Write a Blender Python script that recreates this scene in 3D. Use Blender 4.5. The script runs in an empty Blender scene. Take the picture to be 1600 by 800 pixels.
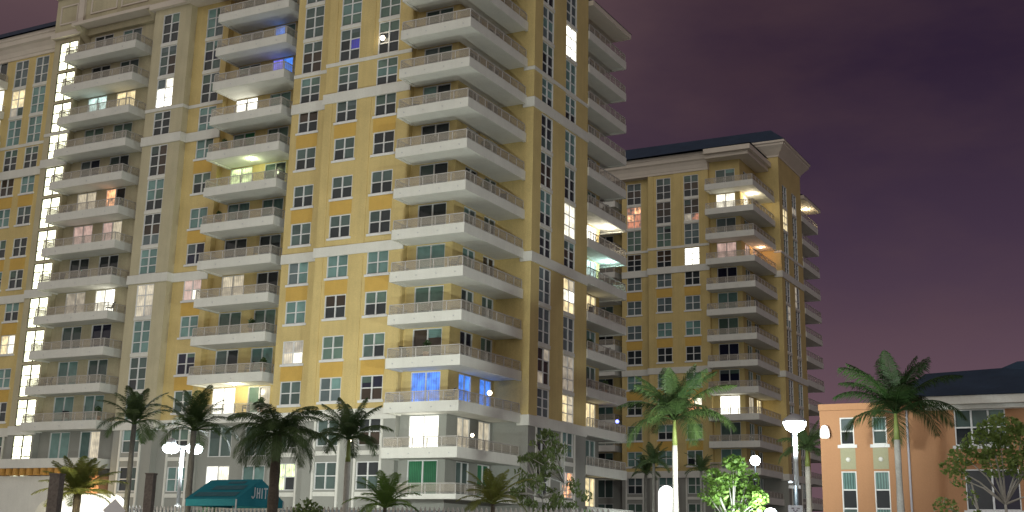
import bpy, bmesh, math, random
from mathutils import Vector, Matrix
R = math.radians
scene = bpy.context.scene
COL = scene.collection

# ------------------------------------------------------------------ camera
cam_d = bpy.data.cameras.new("camera")
cam = bpy.data.objects.new("camera", cam_d)
COL.objects.link(cam)
scene.camera = cam
_fw = Vector((-0.46069, 0.85043, 0.25396)).normalized()
_yaw, _pit, _rol = -0.496, 0.256, 0.022
fw = Vector((math.sin(_yaw)*math.cos(_pit), math.cos(_yaw)*math.cos(_pit), math.sin(_pit)))
rt = Vector((math.cos(_yaw), -math.sin(_yaw), 0))
up = rt.cross(fw)
rt2 = rt*math.cos(_rol) + up*math.sin(_rol)
up2 = -rt*math.sin(_rol) + up*math.cos(_rol)
m = Matrix((rt2, up2, -fw)).transposed().to_4x4()
m.translation = Vector((50.06, -72.45, 1.60))
cam.matrix_world = m
cam_d.sensor_width = 36.0
cam_d.lens = 36.0*1955.09/1600.0
cam_d.shift_y = -56.8/1600.0
cam_d.clip_start = 0.1
cam_d.clip_end = 6000

# ------------------------------------------------------------------ world: city-lit night sky with thin cloud
world = bpy.data.worlds.new("World")
scene.world = world
world.use_nodes = True
wt = world.node_tree
wt.nodes.clear()
def wn(t, **k):
    n = wt.nodes.new(t)
    for a, b in k.items(): setattr(n, a, b)
    return n
out = wn('ShaderNodeOutputWorld'); bg = wn('ShaderNodeBackground')
tc = wn('ShaderNodeTexCoord'); sep = wn('ShaderNodeSeparateXYZ')
wt.links.new(tc.outputs['Generated'], sep.inputs[0])
ramp = wn('ShaderNodeValToRGB')
cr = ramp.color_ramp
cr.elements[0].position = 0.0; cr.elements[0].color = (0.1310, 0.0772, 0.0950, 1)
cr.elements[1].position = 1.0; cr.elements[1].color = (0.0175, 0.0102, 0.0227, 1)
for p_, c_ in ((0.11, (0.1145, 0.0679, 0.0886)), (0.148, (0.0931, 0.0558, 0.0778)), (0.18, (0.0727, 0.0437, 0.0659)), (0.24, (0.0485, 0.0293, 0.0518)), (0.29, (0.0378, 0.0226, 0.0421)), (0.36, (0.0252, 0.0144, 0.0313))):
    e = cr.elements.new(p_); e.color = (*c_, 1)
wt.links.new(sep.outputs['Z'], ramp.inputs[0])
mp = wn('ShaderNodeMapping'); mp.inputs['Scale'].default_value = (1.0, 1.0, 2.6); mp.inputs['Location'].default_value = (0.35, 0.1, 0.25)
wt.links.new(tc.outputs['Generated'], mp.inputs[0])
nz = wn('ShaderNodeTexNoise'); nz.inputs['Scale'].default_value = 3.1; nz.inputs['Detail'].default_value = 7; nz.inputs['Roughness'].default_value = 0.55
wt.links.new(mp.outputs[0], nz.inputs['Vector'])
cramp = wn('ShaderNodeValToRGB')
cramp.color_ramp.elements[0].position = 0.42; cramp.color_ramp.elements[0].color = (0, 0, 0, 1)
cramp.color_ramp.elements[1].position = 0.72; cramp.color_ramp.elements[1].color = (1, 1, 1, 1)
wt.links.new(nz.outputs[0], cramp.inputs[0])
mix = wn('ShaderNodeMixRGB'); mix.inputs[2].default_value = (0.150, 0.082, 0.066, 1)
mul = wn('ShaderNodeMath', operation='MULTIPLY'); mul.inputs[1].default_value = 0.22
wt.links.new(cramp.outputs[0], mul.inputs[0])
wt.links.new(mul.outputs[0], mix.inputs[0]); wt.links.new(ramp.outputs[0], mix.inputs[1])
glowr = wn('ShaderNodeMapRange'); glowr.interpolation_type = 'SMOOTHSTEP'      # city-lit cloud bank to the west, high up
glowr.inputs[1].default_value = -0.26; glowr.inputs[2].default_value = -0.50; glowr.inputs[3].default_value = 0.0; glowr.inputs[4].default_value = 1.0
wt.links.new(sep.outputs['X'], glowr.inputs[0])
glowz = wn('ShaderNodeMapRange'); glowz.interpolation_type = 'SMOOTHSTEP'
glowz.inputs[1].default_value = 0.26; glowz.inputs[2].default_value = 0.40; glowz.inputs[3].default_value = 0.0; glowz.inputs[4].default_value = 1.0
wt.links.new(sep.outputs['Z'], glowz.inputs[0])
gm1 = wn('ShaderNodeMath', operation='MULTIPLY'); wt.links.new(glowr.outputs[0], gm1.inputs[0]); wt.links.new(glowz.outputs[0], gm1.inputs[1])
gn = wn('ShaderNodeMapRange'); gn.inputs[1].default_value = 0.35; gn.inputs[2].default_value = 0.65; gn.inputs[3].default_value = 0.80; gn.inputs[4].default_value = 1.15
wt.links.new(nz.outputs[0], gn.inputs[0])
gm2 = wn('ShaderNodeMath', operation='MULTIPLY'); wt.links.new(gm1.outputs[0], gm2.inputs[0]); wt.links.new(gn.outputs[0], gm2.inputs[1])
mix2 = wn('ShaderNodeMixRGB', blend_type='ADD'); mix2.inputs[2].default_value = (0.090, 0.056, 0.046, 1)
wt.links.new(gm2.outputs[0], mix2.inputs[0]); wt.links.new(mix.outputs[0], mix2.inputs[1])
wt.links.new(mix2.outputs[0], bg.inputs[0]); bg.inputs[1].default_value = 1.0
wt.links.new(bg.outputs[0], out.inputs[0])

# ------------------------------------------------------------------ the broad city glow (one soft sun)
SUN_AZ, SUN_EL, SUN_ANGLE, SUN_STRENGTH = 3.0, 8.0, 110.0, 1.34   # azimuth: degrees from -Y towards +X
sd = bpy.data.lights.new("city_glow_sun", 'SUN')
sd.energy = SUN_STRENGTH; sd.angle = R(SUN_ANGLE); sd.color = (1.0, 0.96, 0.84)
so = bpy.data.objects.new("city_glow_sun", sd); COL.objects.link(so)
_to = Vector((math.sin(R(SUN_AZ))*math.cos(R(SUN_EL)), -math.cos(R(SUN_AZ))*math.cos(R(SUN_EL)), math.sin(R(SUN_EL))))
so.rotation_euler = _to.to_track_quat('Z', 'Y').to_euler()

scene.view_settings.view_transform = 'Standard'
scene.view_settings.look = 'None'
scene.view_settings.exposure = 0.14
scene.view_settings.gamma = 1.0
scene.render.engine = 'CYCLES'
scene.cycles.use_denoising = True
scene.cycles.max_bounces = 6
scene.cycles.transparent_max_bounces = 12
scene.cycles.sample_clamp_indirect = 6.0

# ------------------------------------------------------------------ materials
MATS = {}
def mat_base(name):
    mt = bpy.data.materials.new(name); mt.use_nodes = True
    nt = mt.node_tree
    b = nt.nodes['Principled BSDF']
    MATS[name] = mt
    return mt, nt, b
def nd(nt, t, **k):
    n = nt.nodes.new(t)
    for a, b in k.items(): setattr(n, a, b)
    return n
def solid(name, col, rough=0.8, var=0.12, scale=0.8, fine=18.0, bump=0.15, metal=0.0, spec=0.4, streak=0.0):
    """Wall-like material: base colour with broad blotches, fine grain, optional vertical weather streaks, slight relief."""
    mt, nt, b = mat_base(name)
    tc = nd(nt, 'ShaderNodeTexCoord')
    n1 = nd(nt, 'ShaderNodeTexNoise'); n1.inputs['Scale'].default_value = scale; n1.inputs['Detail'].default_value = 5
    n2 = nd(nt, 'ShaderNodeTexNoise'); n2.inputs['Scale'].default_value = fine; n2.inputs['Detail'].default_value = 3
    nt.links.new(tc.outputs['Object'], n1.inputs['Vector']); nt.links.new(tc.outputs['Object'], n2.inputs['Vector'])
    ad = nd(nt, 'ShaderNodeMath', operation='ADD'); nt.links.new(n1.outputs[0], ad.inputs[0]); nt.links.new(n2.outputs[0], ad.inputs[1])
    last = ad
    if streak:
        mp = nd(nt, 'ShaderNodeMapping'); mp.inputs['Scale'].default_value = (2.2, 2.2, 0.10)
        nt.links.new(tc.outputs['Object'], mp.inputs[0])
        n3 = nd(nt, 'ShaderNodeTexNoise'); n3.inputs['Scale'].default_value = 1.5; n3.inputs['Detail'].default_value = 4
        nt.links.new(mp.outputs[0], n3.inputs['Vector'])
        ms = nd(nt, 'ShaderNodeMath', operation='MULTIPLY_ADD'); ms.inputs[1].default_value = streak; 
        nt.links.new(n3.outputs[0], ms.inputs[0]); nt.links.new(ad.outputs[0], ms.inputs[2]); last = ms
    mr = nd(nt, 'ShaderNodeMapRange'); mr.inputs[1].default_value = 0.7+streak*.35; mr.inputs[2].default_value = 1.3+streak*.65
    mr.inputs[3].default_value = 1-var; mr.inputs[4].default_value = 1+var*0.6
    nt.links.new(last.outputs[0], mr.inputs[0])
    vm = nd(nt, 'ShaderNodeVectorMath', operation='SCALE'); vm.inputs[0].default_value = col
    nt.links.new(mr.outputs[0], vm.inputs['Scale']); nt.links.new(vm.outputs[0], b.inputs['Base Color'])
    b.inputs['Roughness'].default_value = rough; b.inputs['Metallic'].default_value = metal
    b.inputs['Specular IOR Level'].default_value = spec
    if bump:
        bp = nd(nt, 'ShaderNodeBump'); bp.inputs['Strength'].default_value = bump; bp.inputs['Distance'].default_value = 0.02
        nt.links.new(n2.outputs[0], bp.inputs['Height']); nt.links.new(bp.outputs[0], b.inputs['Normal'])
    return mt
solid('yellow_stucco', (0.60, 0.475, 0.215), 0.9, 0.20, 0.5, 14, 0.25, streak=0.5)
solid('tan_stucco', (0.50, 0.455, 0.315), 0.9, 0.20, 0.5, 14, 0.25, streak=0.5)
solid('orange_stucco', (0.58, 0.38, 0.10), 0.9, 0.10, 1.2, 14, 0.25, streak=0.4)
solid('grey_stucco', (0.29, 0.295, 0.275), 0.9, 0.10, 0.5, 14, 0.25, streak=0.4)
solid('slate_stucco', (0.12, 0.135, 0.15), 0.9, 0.10, 0.5, 14, 0.25)
solid('white_stucco', (0.68, 0.68, 0.64), 0.85, 0.11, 0.7, 14, 0.2, streak=0.5)
solid('cornice_white', (0.62, 0.56, 0.49), 0.85, 0.08, 0.7, 14, 0.2, streak=0.3)
solid('white_frame', (0.70, 0.71, 0.72), 0.45, 0.04, 3, 30, 0.0)
solid('stair_frame_dark', (0.06, 0.06, 0.05), 0.6, 0.1, 3, 30, 0.0)
solid('rail_paint', (0.46, 0.44, 0.42), 0.5, 0.05, 3, 30, 0.0)
solid('roof_slate', (0.026, 0.050, 0.090), 0.8, 0.25, 0.6, 6, 0.5)
solid('dark_metal', (0.035, 0.04, 0.045), 0.45, 0.15, 2, 30, 0.05, metal=0.6)
solid('pale_metal', (0.52, 0.53, 0.55), 0.4, 0.06, 2, 30, 0.03, metal=0.3)
solid('asphalt', (0.05, 0.05, 0.052), 0.9, 0.25, 0.3, 40, 0.4)
solid('concrete', (0.42, 0.41, 0.38), 0.9, 0.12, 0.15, 25, 0.3)
solid('road_paint', (0.75, 0.75, 0.72), 0.6, 0.1, 2, 30, 0.05)
solid('terracotta_stucco', (0.44, 0.235, 0.125), 0.9, 0.09, 0.6, 12, 0.25, streak=0.4)
solid('sage_panel', (0.36, 0.355, 0.24), 0.85, 0.08, 1, 14, 0.15)
solid('post_wood', (0.20, 0.175, 0.155), 0.9, 0.35, 1.5, 12, 0.5)
solid('bark_brown', (0.12, 0.10, 0.08), 0.95, 0.35, 2.5, 16, 0.8)
solid('bark_pale', (0.50, 0.49, 0.45), 0.9, 0.22, 2.0, 12, 0.4)
solid('bark_grey', (0.20, 0.195, 0.18), 0.9, 0.25, 2.0, 12, 0.5)
solid('crownshaft_green', (0.22, 0.27, 0.08), 0.5, 0.15, 2.0, 10, 0.1)
solid('teal_canvas', (0.012, 0.23, 0.30), 0.75, 0.10, 2.0, 25, 0.2)
solid('teal_canvas_print', (0.055, 0.17, 0.21), 0.75, 0.16, 3.0, 25, 0.2)
solid('white_print', (0.75, 0.80, 0.84), 0.7, 0.06, 5, 25, 0.0)
solid('sign_white', (0.90, 0.90, 0.92), 0.5, 0.03, 3, 25, 0.0)
solid('sign_grey', (0.50, 0.50, 0.56), 0.5, 0.06, 3, 25, 0.0)
solid('sign_ink', (0.16, 0.13, 0.16), 0.6, 0.06, 3, 25, 0.0)
solid('corbel_warm_tone', (0.55, 0.30, 0.08), 0.8, 0.2, 3, 14, 0.2)

def leafy(name, c1, c2, rough=0.55, transl=0.25):
    mt, nt, b = mat_base(name)
    oi = nd(nt, 'ShaderNodeObjectInfo'); tc = nd(nt, 'ShaderNodeTexCoord')
    n1 = nd(nt, 'ShaderNodeTexNoise'); n1.inputs['Scale'].default_value = 2.3; n1.inputs['Detail'].default_value = 3
    nt.links.new(tc.outputs['Object'], n1.inputs['Vector'])
    ad = nd(nt, 'ShaderNodeMath', operation='MULTIPLY_ADD'); ad.inputs[1].default_value = 0.4
    nt.links.new(oi.outputs['Random'], ad.inputs[0]); nt.links.new(n1.outputs[0], ad.inputs[2])
    mr = nd(nt, 'ShaderNodeMapRange'); mr.inputs[1].default_value = 0.35; mr.inputs[2].default_value = 1.0
    nt.links.new(ad.outputs[0], mr.inputs[0])
    mx = nd(nt, 'ShaderNodeMixRGB'); mx.inputs[1].default_value = (*c1, 1); mx.inputs[2].default_value = (*c2, 1)
    nt.links.new(mr.outputs[0], mx.inputs[0]); nt.links.new(mx.outputs[0], b.inputs['Base Color'])
    b.inputs['Roughness'].default_value = rough
    b.inputs['Specular IOR Level'].default_value = 0.35
    tr = nd(nt, 'ShaderNodeBsdfTranslucent'); nt.links.new(mx.outputs[0], tr.inputs[0])
    ms = nd(nt, 'ShaderNodeMixShader'); ms.inputs[0].default_value = transl
    nt.links.new(b.outputs[0], ms.inputs[1]); nt.links.new(tr.outputs[0], ms.inputs[2])
    nt.links.new(ms.outputs[0], nt.nodes['Material Output'].inputs[0])
    return mt
leafy('palm_leaf_dark', (0.045, 0.085, 0.032), (0.095, 0.15, 0.055))
leafy('palm_leaf', (0.024, 0.052, 0.016), (0.06, 0.10, 0.028))
leafy('palm_leaf_olive', (0.11, 0.15, 0.035), (0.27, 0.28, 0.07))
leafy('palm_leaf_deep', (0.014, 0.038, 0.010), (0.036, 0.076, 0.018))
leafy('palm_leaf_fresh', (0.08, 0.17, 0.035), (0.20, 0.32, 0.07))
leafy('leaf_bright', (0.09, 0.19, 0.035), (0.24, 0.40, 0.09))
leafy('leaf_olive', (0.12, 0.18, 0.06), (0.26, 0.32, 0.12))
leafy('leaf_pale_olive', (0.14, 0.22, 0.055), (0.30, 0.40, 0.12), transl=0.35)
leafy('leaf_hedge', (0.035, 0.07, 0.028), (0.08, 0.13, 0.05))

def pane_mat(name, col, rough=0.12, folds=0.0, var=0.25):
    """unlit window pane: what shows through or on the tinted glass (dark room, blind or curtain) under a glossy coat"""
    mt, nt, b = mat_base(name)
    oi = nd(nt, 'ShaderNodeObjectInfo'); tc = nd(nt, 'ShaderNodeTexCoord')
    n1 = nd(nt, 'ShaderNodeTexNoise'); n1.inputs['Scale'].default_value = 1.6
    sx = nd(nt, 'ShaderNodeVectorMath', operation='ADD')
    nt.links.new(tc.outputs['Object'], sx.inputs[0]); nt.links.new(oi.outputs['Location'], sx.inputs[1])
    nt.links.new(sx.outputs[0], n1.inputs['Vector'])
    mr = nd(nt, 'ShaderNodeMapRange'); mr.inputs[3].default_value = 1-var; mr.inputs[4].default_value = 1+var
    nt.links.new(oi.outputs['Random'], mr.inputs[0])
    mr2 = nd(nt, 'ShaderNodeMapRange'); mr2.inputs[1].default_value = 0.3; mr2.inputs[2].default_value = 0.7; mr2.inputs[3].default_value = 0.88; mr2.inputs[4].default_value = 1.1
    nt.links.new(n1.outputs[0], mr2.inputs[0])
    mu = nd(nt, 'ShaderNodeMath', operation='MULTIPLY'); nt.links.new(mr.outputs[0], mu.inputs[0]); nt.links.new(mr2.outputs[0], mu.inputs[1])
    last = mu
    if folds:
        wv = nd(nt, 'ShaderNodeTexWave'); wv.inputs['Scale'].default_value = 2.2; wv.inputs['Distortion'].default_value = 1.5; wv.inputs['Detail'].default_value = 1
        nt.links.new(sx.outputs[0], wv.inputs['Vector'])
        mw = nd(nt, 'ShaderNodeMapRange'); mw.inputs[3].default_value = 1-folds; mw.inputs[4].default_value = 1+folds*0.5
        nt.links.new(wv.outputs[1], mw.inputs[0])
        m3 = nd(nt, 'ShaderNodeMath', operation='MULTIPLY'); nt.links.new(mu.outputs[0], m3.inputs[0]); nt.links.new(mw.outputs[0], m3.inputs[1]); last = m3
    vm = nd(nt, 'ShaderNodeVectorMath', operation='SCALE'); vm.inputs[0].default_value = col
    nt.links.new(last.outputs[0], vm.inputs['Scale']); nt.links.new(vm.outputs[0], b.inputs['Base Color'])
    b.inputs['Roughness'].default_value = rough
    b.inputs['Specular IOR Level'].default_value = 0.3
    return mt
def lit_mat(name, col, strength, folds=0.25, spots=0.0, base=(0.3, 0.3, 0.3)):
    """lit window pane: light of the room behind curtain folds"""
    mt, nt, b = mat_base(name)
    oi = nd(nt, 'ShaderNodeObjectInfo'); tc = nd(nt, 'ShaderNodeTexCoord')
    sx = nd(nt, 'ShaderNodeVectorMath', operation='ADD')
    nt.links.new(tc.outputs['Object'], sx.inputs[0]); nt.links.new(oi.outputs['Location'], sx.inputs[1])
    wv = nd(nt, 'ShaderNodeTexWave'); wv.inputs['Scale'].default_value = 1.6; wv.inputs['Distortion'].default_value = 2.0; wv.inputs['Detail'].default_value = 2
    nt.links.new(sx.outputs[0], wv.inputs['Vector'])
    n1 = nd(nt, 'ShaderNodeTexNoise'); n1.inputs['Scale'].default_value = 1.9; n1.inputs['Detail'].default_value = 3
    nt.links.new(sx.outputs[0], n1.inputs['Vector'])
    mw = nd(nt, 'ShaderNodeMapRange'); mw.inputs[3].default_value = 1-folds; mw.inputs[4].default_value = 1+folds
    nt.links.new(wv.outputs[1], mw.inputs[0])
    mn = nd(nt, 'ShaderNodeMapRange'); mn.inputs[1].default_value = 0.35; mn.inputs[2].default_value = 0.65
    mn.inputs[3].default_value = 1-folds-spots; mn.inputs[4].default_value = 1+folds+spots*2
    nt.links.new(n1.outputs[0], mn.inputs[0])
    mu = nd(nt, 'ShaderNodeMath', operation='MULTIPLY'); nt.links.new(mw.outputs[0], mu.inputs[0]); nt.links.new(mn.outputs[0], mu.inputs[1])
    m2 = nd(nt, 'ShaderNodeMath', operation='MULTIPLY'); m2.inputs[1].default_value = strength; nt.links.new(mu.outputs[0], m2.inputs[0])
    b.inputs['Base Color'].default_value = (*base, 1)
    b.inputs['Emission Color'].default_value = (*col, 1)
    nt.links.new(m2.outputs[0], b.inputs['Emission Strength'])
    b.inputs['Roughness'].default_value = 0.2
    return mt
PANE = {
 'D': pane_mat('pane_dark', (0.030, 0.036, 0.041), 0.06),
 'n': pane_mat('pane_brown_room', (0.055, 0.040, 0.030), 0.08),
 'N': pane_mat('pane_navy', (0.016, 0.018, 0.040), 0.06),
 'B': pane_mat('pane_teal_blind', (0.15, 0.26, 0.25), 0.2),
 'b': pane_mat('pane_green_blind', (0.105, 0.165, 0.140), 0.2),
 'g': pane_mat('pane_grey_blind', (0.115, 0.150, 0.160), 0.2),
 'm': pane_mat('pane_murky', (0.078, 0.115, 0.110), 0.12),
 'c': pane_mat('pane_teal_curtain', (0.10, 0.19, 0.18), 0.25, folds=0.5),
 'G': pane_mat('pane_green_curtain', (0.035, 0.17, 0.085), 0.25, folds=0.3),
 'L': lit_mat('pane_lit_bright', (1.0, 0.97, 0.82), 2.6, 0.12, 0.1),
 'S': lit_mat('pane_lit_stairwell', (1.0, 1.0, 0.68), 2.6, 0.10, 0.35),
 'W': lit_mat('pane_lit_white', (1.0, 0.94, 0.74), 1.15, 0.22, 0.1),
 'Y': lit_mat('pane_lit_yellow', (1.0, 0.80, 0.42), 0.80, 0.25, 0.1),
 'P': lit_mat('pane_lit_cream', (1.0, 0.86, 0.60), 0.42, 0.22, 0.05),
 'p': lit_mat('pane_lit_dim', (1.0, 0.85, 0.62), 0.22, 0.25, 0.1),
 'k': lit_mat('pane_lit_pink', (1.0, 0.66, 0.56), 0.38, 0.2, 0.05),
 'O': lit_mat('pane_lit_orange', (1.0, 0.45, 0.20), 0.75, 0.3, 0.5),
 'o': lit_mat('pane_lit_ember', (0.70, 0.22, 0.10), 0.30, 0.4, 0.6),
 'V': lit_mat('pane_lit_violet', (0.20, 0.20, 1.0), 0.85, 0.2, 0.1, (0.1, 0.1, 0.2)),
 'U': lit_mat('pane_lit_blue', (0.07, 0.27, 0.98), 0.85, 0.25, 0.1, (0.1, 0.1, 0.2)),
 'u': lit_mat('pane_lit_deep_blue', (0.04, 0.04, 0.8), 0.22, 0.2, 0.0, (0.05, 0.05, 0.1)),
 'T': lit_mat('pane_lit_aqua', (0.72, 1.0, 0.92), 0.85, 0.25, 0.2),
 'Z': lit_mat('pane_lit_lime', (0.80, 1.0, 0.45), 0.95, 0.3, 0.2),
}
# translucent railing infill
def rail_panel():
    mt, nt, b = mat_base('rail_panel')
    b.inputs['Base Color'].default_value = (0.46, 0.42, 0.36, 1); b.inputs['Roughness'].default_value = 0.5
    tr = nd(nt, 'ShaderNodeBsdfTransparent'); ms = nd(nt, 'ShaderNodeMixShader'); ms.inputs[0].default_value = 0.66
    nt.links.new(b.outputs[0], ms.inputs[1]); nt.links.new(tr.outputs[0], ms.inputs[2])
    nt.links.new(ms.outputs[0], nt.nodes['Material Output'].inputs[0])
rail_panel()
def glow(name, col, s):
    mt, nt, b = mat_base(name)
    b.inputs['Base Color'].default_value = (0.9, 0.9, 0.9, 1)
    b.inputs['Emission Color'].default_value = (*col, 1); b.inputs['Emission Strength'].default_value = s
glow('lamp_white', (0.86, 0.97, 1.0), 30.0)
glow('lamp_warm', (1.0, 0.86, 0.62), 9.0)
glow('lamp_aqua', (0.62, 1.0, 0.94), 7.0)
glow('lamp_blue', (0.15, 0.18, 1.0), 4.0)
glow('lit_panel_white', (0.93, 1.0, 0.98), 1.6)
glow('wall_glow_cream', (1.0, 0.97, 0.86), 1.1)

# ------------------------------------------------------------------ mesh helpers
class MB:
    def __init__(s): s.v = []; s.f = []; s.mi = []
    def quad(s, a, b, c, d, mi=0):
        n = len(s.v); s.v += [tuple(a), tuple(b), tuple(c), tuple(d)]; s.f.append((n, n+1, n+2, n+3)); s.mi.append(mi)
    def tri(s, a, b, c, mi=0):
        n = len(s.v); s.v += [tuple(a), tuple(b), tuple(c)]; s.f.append((n, n+1, n+2)); s.mi.append(mi)
    def box(s, x0, x1, y0, y1, z0, z1, mi=0):
        n = len(s.v)
        s.v += [(x0,y0,z0),(x1,y0,z0),(x1,y1,z0),(x0,y1,z0),(x0,y0,z1),(x1,y0,z1),(x1,y1,z1),(x0,y1,z1)]
        for f in ((0,3,2,1),(4,5,6,7),(0,1,5,4),(1,2,6,5),(2,3,7,6),(3,0,4,7)):
            s.f.append(tuple(n+i for i in f)); s.mi.append(mi)
    def prism(s, pts, z0, z1, mi=0):
        """extrude a plan polygon (counter-clockwise) from z0 to z1"""
        n = len(s.v); k = len(pts)
        s.v += [(p[0], p[1], z0) for p in pts] + [(p[0], p[1], z1) for p in pts]
        s.f.append(tuple(n+i for i in reversed(range(k)))); s.f.append(tuple(n+k+i for i in range(k))); s.mi += [mi, mi]
        for i in range(k):
            j = (i+1) % k
            s.f.append((n+i, n+j, n+k+j, n+k+i)); s.mi.append(mi)
    def poly3(s, pts, mi=0):
        n = len(s.v); s.v += [tuple(p) for p in pts]; s.f.append(tuple(range(n, n+len(pts)))); s.mi.append(mi)
    def tube(s, path, radii, seg=8, cap=True, mi=0):
        n0 = len(s.v); rings = []
        for i, p in enumerate(path):
            p = Vector(p)
            a = Vector(path[max(0, i-1)]); b = Vector(path[min(len(path)-1, i+1)])
            d = (b-a).normalized() if (b-a).length > 1e-6 else Vector((0, 0, 1))
            ref = Vector((0, 1, 0)) if abs(d.z) > 0.8 else Vector((0, 0, 1))
            u = d.cross(ref).normalized(); w = d.cross(u)
            r = radii[i]; ring = []
            for k in range(seg):
                t = 2*math.pi*k/seg
                q = p + u*math.cos(t)*r + w*math.sin(t)*r
                ring.append(len(s.v)); s.v.append(tuple(q))
            rings.append(ring)
        for a, b in zip(rings, rings[1:]):
            for k in range(seg):
                s.f.append((a[k], b[k], b[(k+1) % seg], a[(k+1) % seg])); s.mi.append(mi)
        if cap:
            s.f.append(tuple(rings[0])); s.f.append(tuple(reversed(rings[-1]))); s.mi += [mi, mi]
    def lathe(s, prof, c=(0, 0, 0), seg=16, mi=0):
        rings = []
        for r, z in prof:
            ring = []
            for k in range(seg):
                t = 2*math.pi*k/seg
                ring.append(len(s.v)); s.v.append((c[0]+r*math.cos(t), c[1]+r*math.sin(t), c[2]+z))
            rings.append(ring)
        for a, b in zip(rings, rings[1:]):
            for k in range(seg):
                s.f.append((a[k], a[(k+1) % seg], b[(k+1) % seg], b[k])); s.mi.append(mi)
    def mesh(s, name, mats, smooth=False):
        me = bpy.data.meshes.new(name)
        me.from_pydata(s.v, [], s.f)
        for mm in mats: me.materials.append(MATS[mm] if isinstance(mm, str) else mm)
        if len(mats) > 1: me.polygons.foreach_set('material_index', s.mi)
        if smooth: me.polygons.foreach_set('use_smooth', [True]*len(me.polygons))
        me.update()
        return me
    def build(s, name, mats, parent=None, loc=(0, 0, 0), rz=0, smooth=False, fix=True):
        if isinstance(mats, str): mats = [mats]
        me = s.mesh(name, mats, smooth)
        if fix:
            bm = bmesh.new(); bm.from_mesh(me); bmesh.ops.recalc_face_normals(bm, faces=bm.faces); bm.to_mesh(me); bm.free()
        return put(name, me, parent, loc, rz)
def put(name, me, parent=None, loc=(0, 0, 0), rz=0):
    o = bpy.data.objects.new(name, me); COL.objects.link(o)
    o.location = loc; o.rotation_euler = (0, 0, rz)
    if parent: o.parent = parent
    return o
def tag(o, label=None, cat=None, group=None, kind=None):
    if label: o['label'] = label
    if cat: o['category'] = cat
    if group: o['group'] = group
    if kind: o['kind'] = kind
    return o
def thing(name, label, cat, loc=(0, 0, 0), rz=0, group=None):
    o = bpy.data.objects.new(name, None); COL.objects.link(o)
    o.empty_display_size = 0.2
    o.location = loc; o.rotation_euler = (0, 0, rz)
    return tag(o, label, cat, group)

# ------------------------------------------------------------------ ground
g = MB(); g.box(-1500, 1500, -1500, 2500, -1.0, 0.0)
tag(g.build('ground', 'concrete'), kind='structure')
g = MB(); g.box(-200, 200, -66, -47, 0.0, 0.004)
tag(g.build('road', 'asphalt'), kind='structure')
g = MB(); g.box(-200, 200, -47, -46.7, 0.0, 0.14); g.box(-200, 200, -66.3, -66, 0.0, 0.14)
tag(g.build('kerb', 'concrete'), kind='structure')
g = MB()
for i in range(-24, 25): g.box(i*8-1.5, i*8+1.5, -56.6, -56.45, 0.004, 0.008)
tag(g.build('road_marking', 'road_paint'), kind='structure')
g = MB(); g.box(-200, 200, -46.7, -43.0, 0.0, 0.12)
tag(g.build('sidewalk', 'concrete'), kind='structure')

# ------------------------------------------------------------------ tower builder
FLOORS = ['K','J','I','H','G','F','E','D','C','B','A','a1','a2','a3','a4']
def zc(fl): return 3.15 + 3.0*FLOORS.index(fl)
ROT = {'F': 0.0, 'R': math.pi/2}
FRAME_CACHE, PANE_CACHE = {}, {}
def frame_mesh(w, h, cols, rows, bw=0.06, sill=False, mull=0.07):
    k = (round(w, 2), round(h, 2), cols, rows, sill)
    if k in FRAME_CACHE: return FRAME_CACHE[k]
    b = MB(); d0, d1 = -0.03, 0.13
    b.box(-w/2, -w/2+bw, d0, d1, -h/2, h/2); b.box(w/2-bw, w/2, d0, d1, -h/2, h/2)
    b.box(-w/2+bw, w/2-bw, d0, d1, h/2-bw, h/2); b.box(-w/2+bw, w/2-bw, d0, d1, -h/2, -h/2+bw)
    for i in range(1, cols):
        x = -w/2 + w*i/cols; mw = mull*1.35
        b.box(x-mw/2, x+mw/2, d0+0.015, d1-0.01, -h/2+bw, h/2-bw)
    for j in range(1, rows):
        z = -h/2 + h*j/rows
        for i in range(cols):
            x0 = -w/2 + w*i/cols + (bw if i == 0 else mull*0.675); x1 = -w/2 + w*(i+1)/cols - (bw if i == cols-1 else mull*0.675)
            b.box(x0, x1, d0+0.025, d1-0.02, z-mull/2, z+mull/2)
    if sill: b.box(-w/2-0.14, w/2+0.14, -0.13, 0.10, -h/2-0.17, -h/2-0.003)
    me = b.mesh('window', ['white_frame']); FRAME_CACHE[k] = me
    return me
BR = random.Random(99)
def pane_mesh(w, h):
    k = (round(w, 3), round(h, 3))
    if k not in PANE_CACHE:
        b = MB(); b.box(-w/2, w/2, 0.075, 0.10, -h/2, h/2)
        me = b.mesh('pane', ['pane_dark']); PANE_CACHE[k] = me
    return PANE_CACHE[k]
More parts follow.
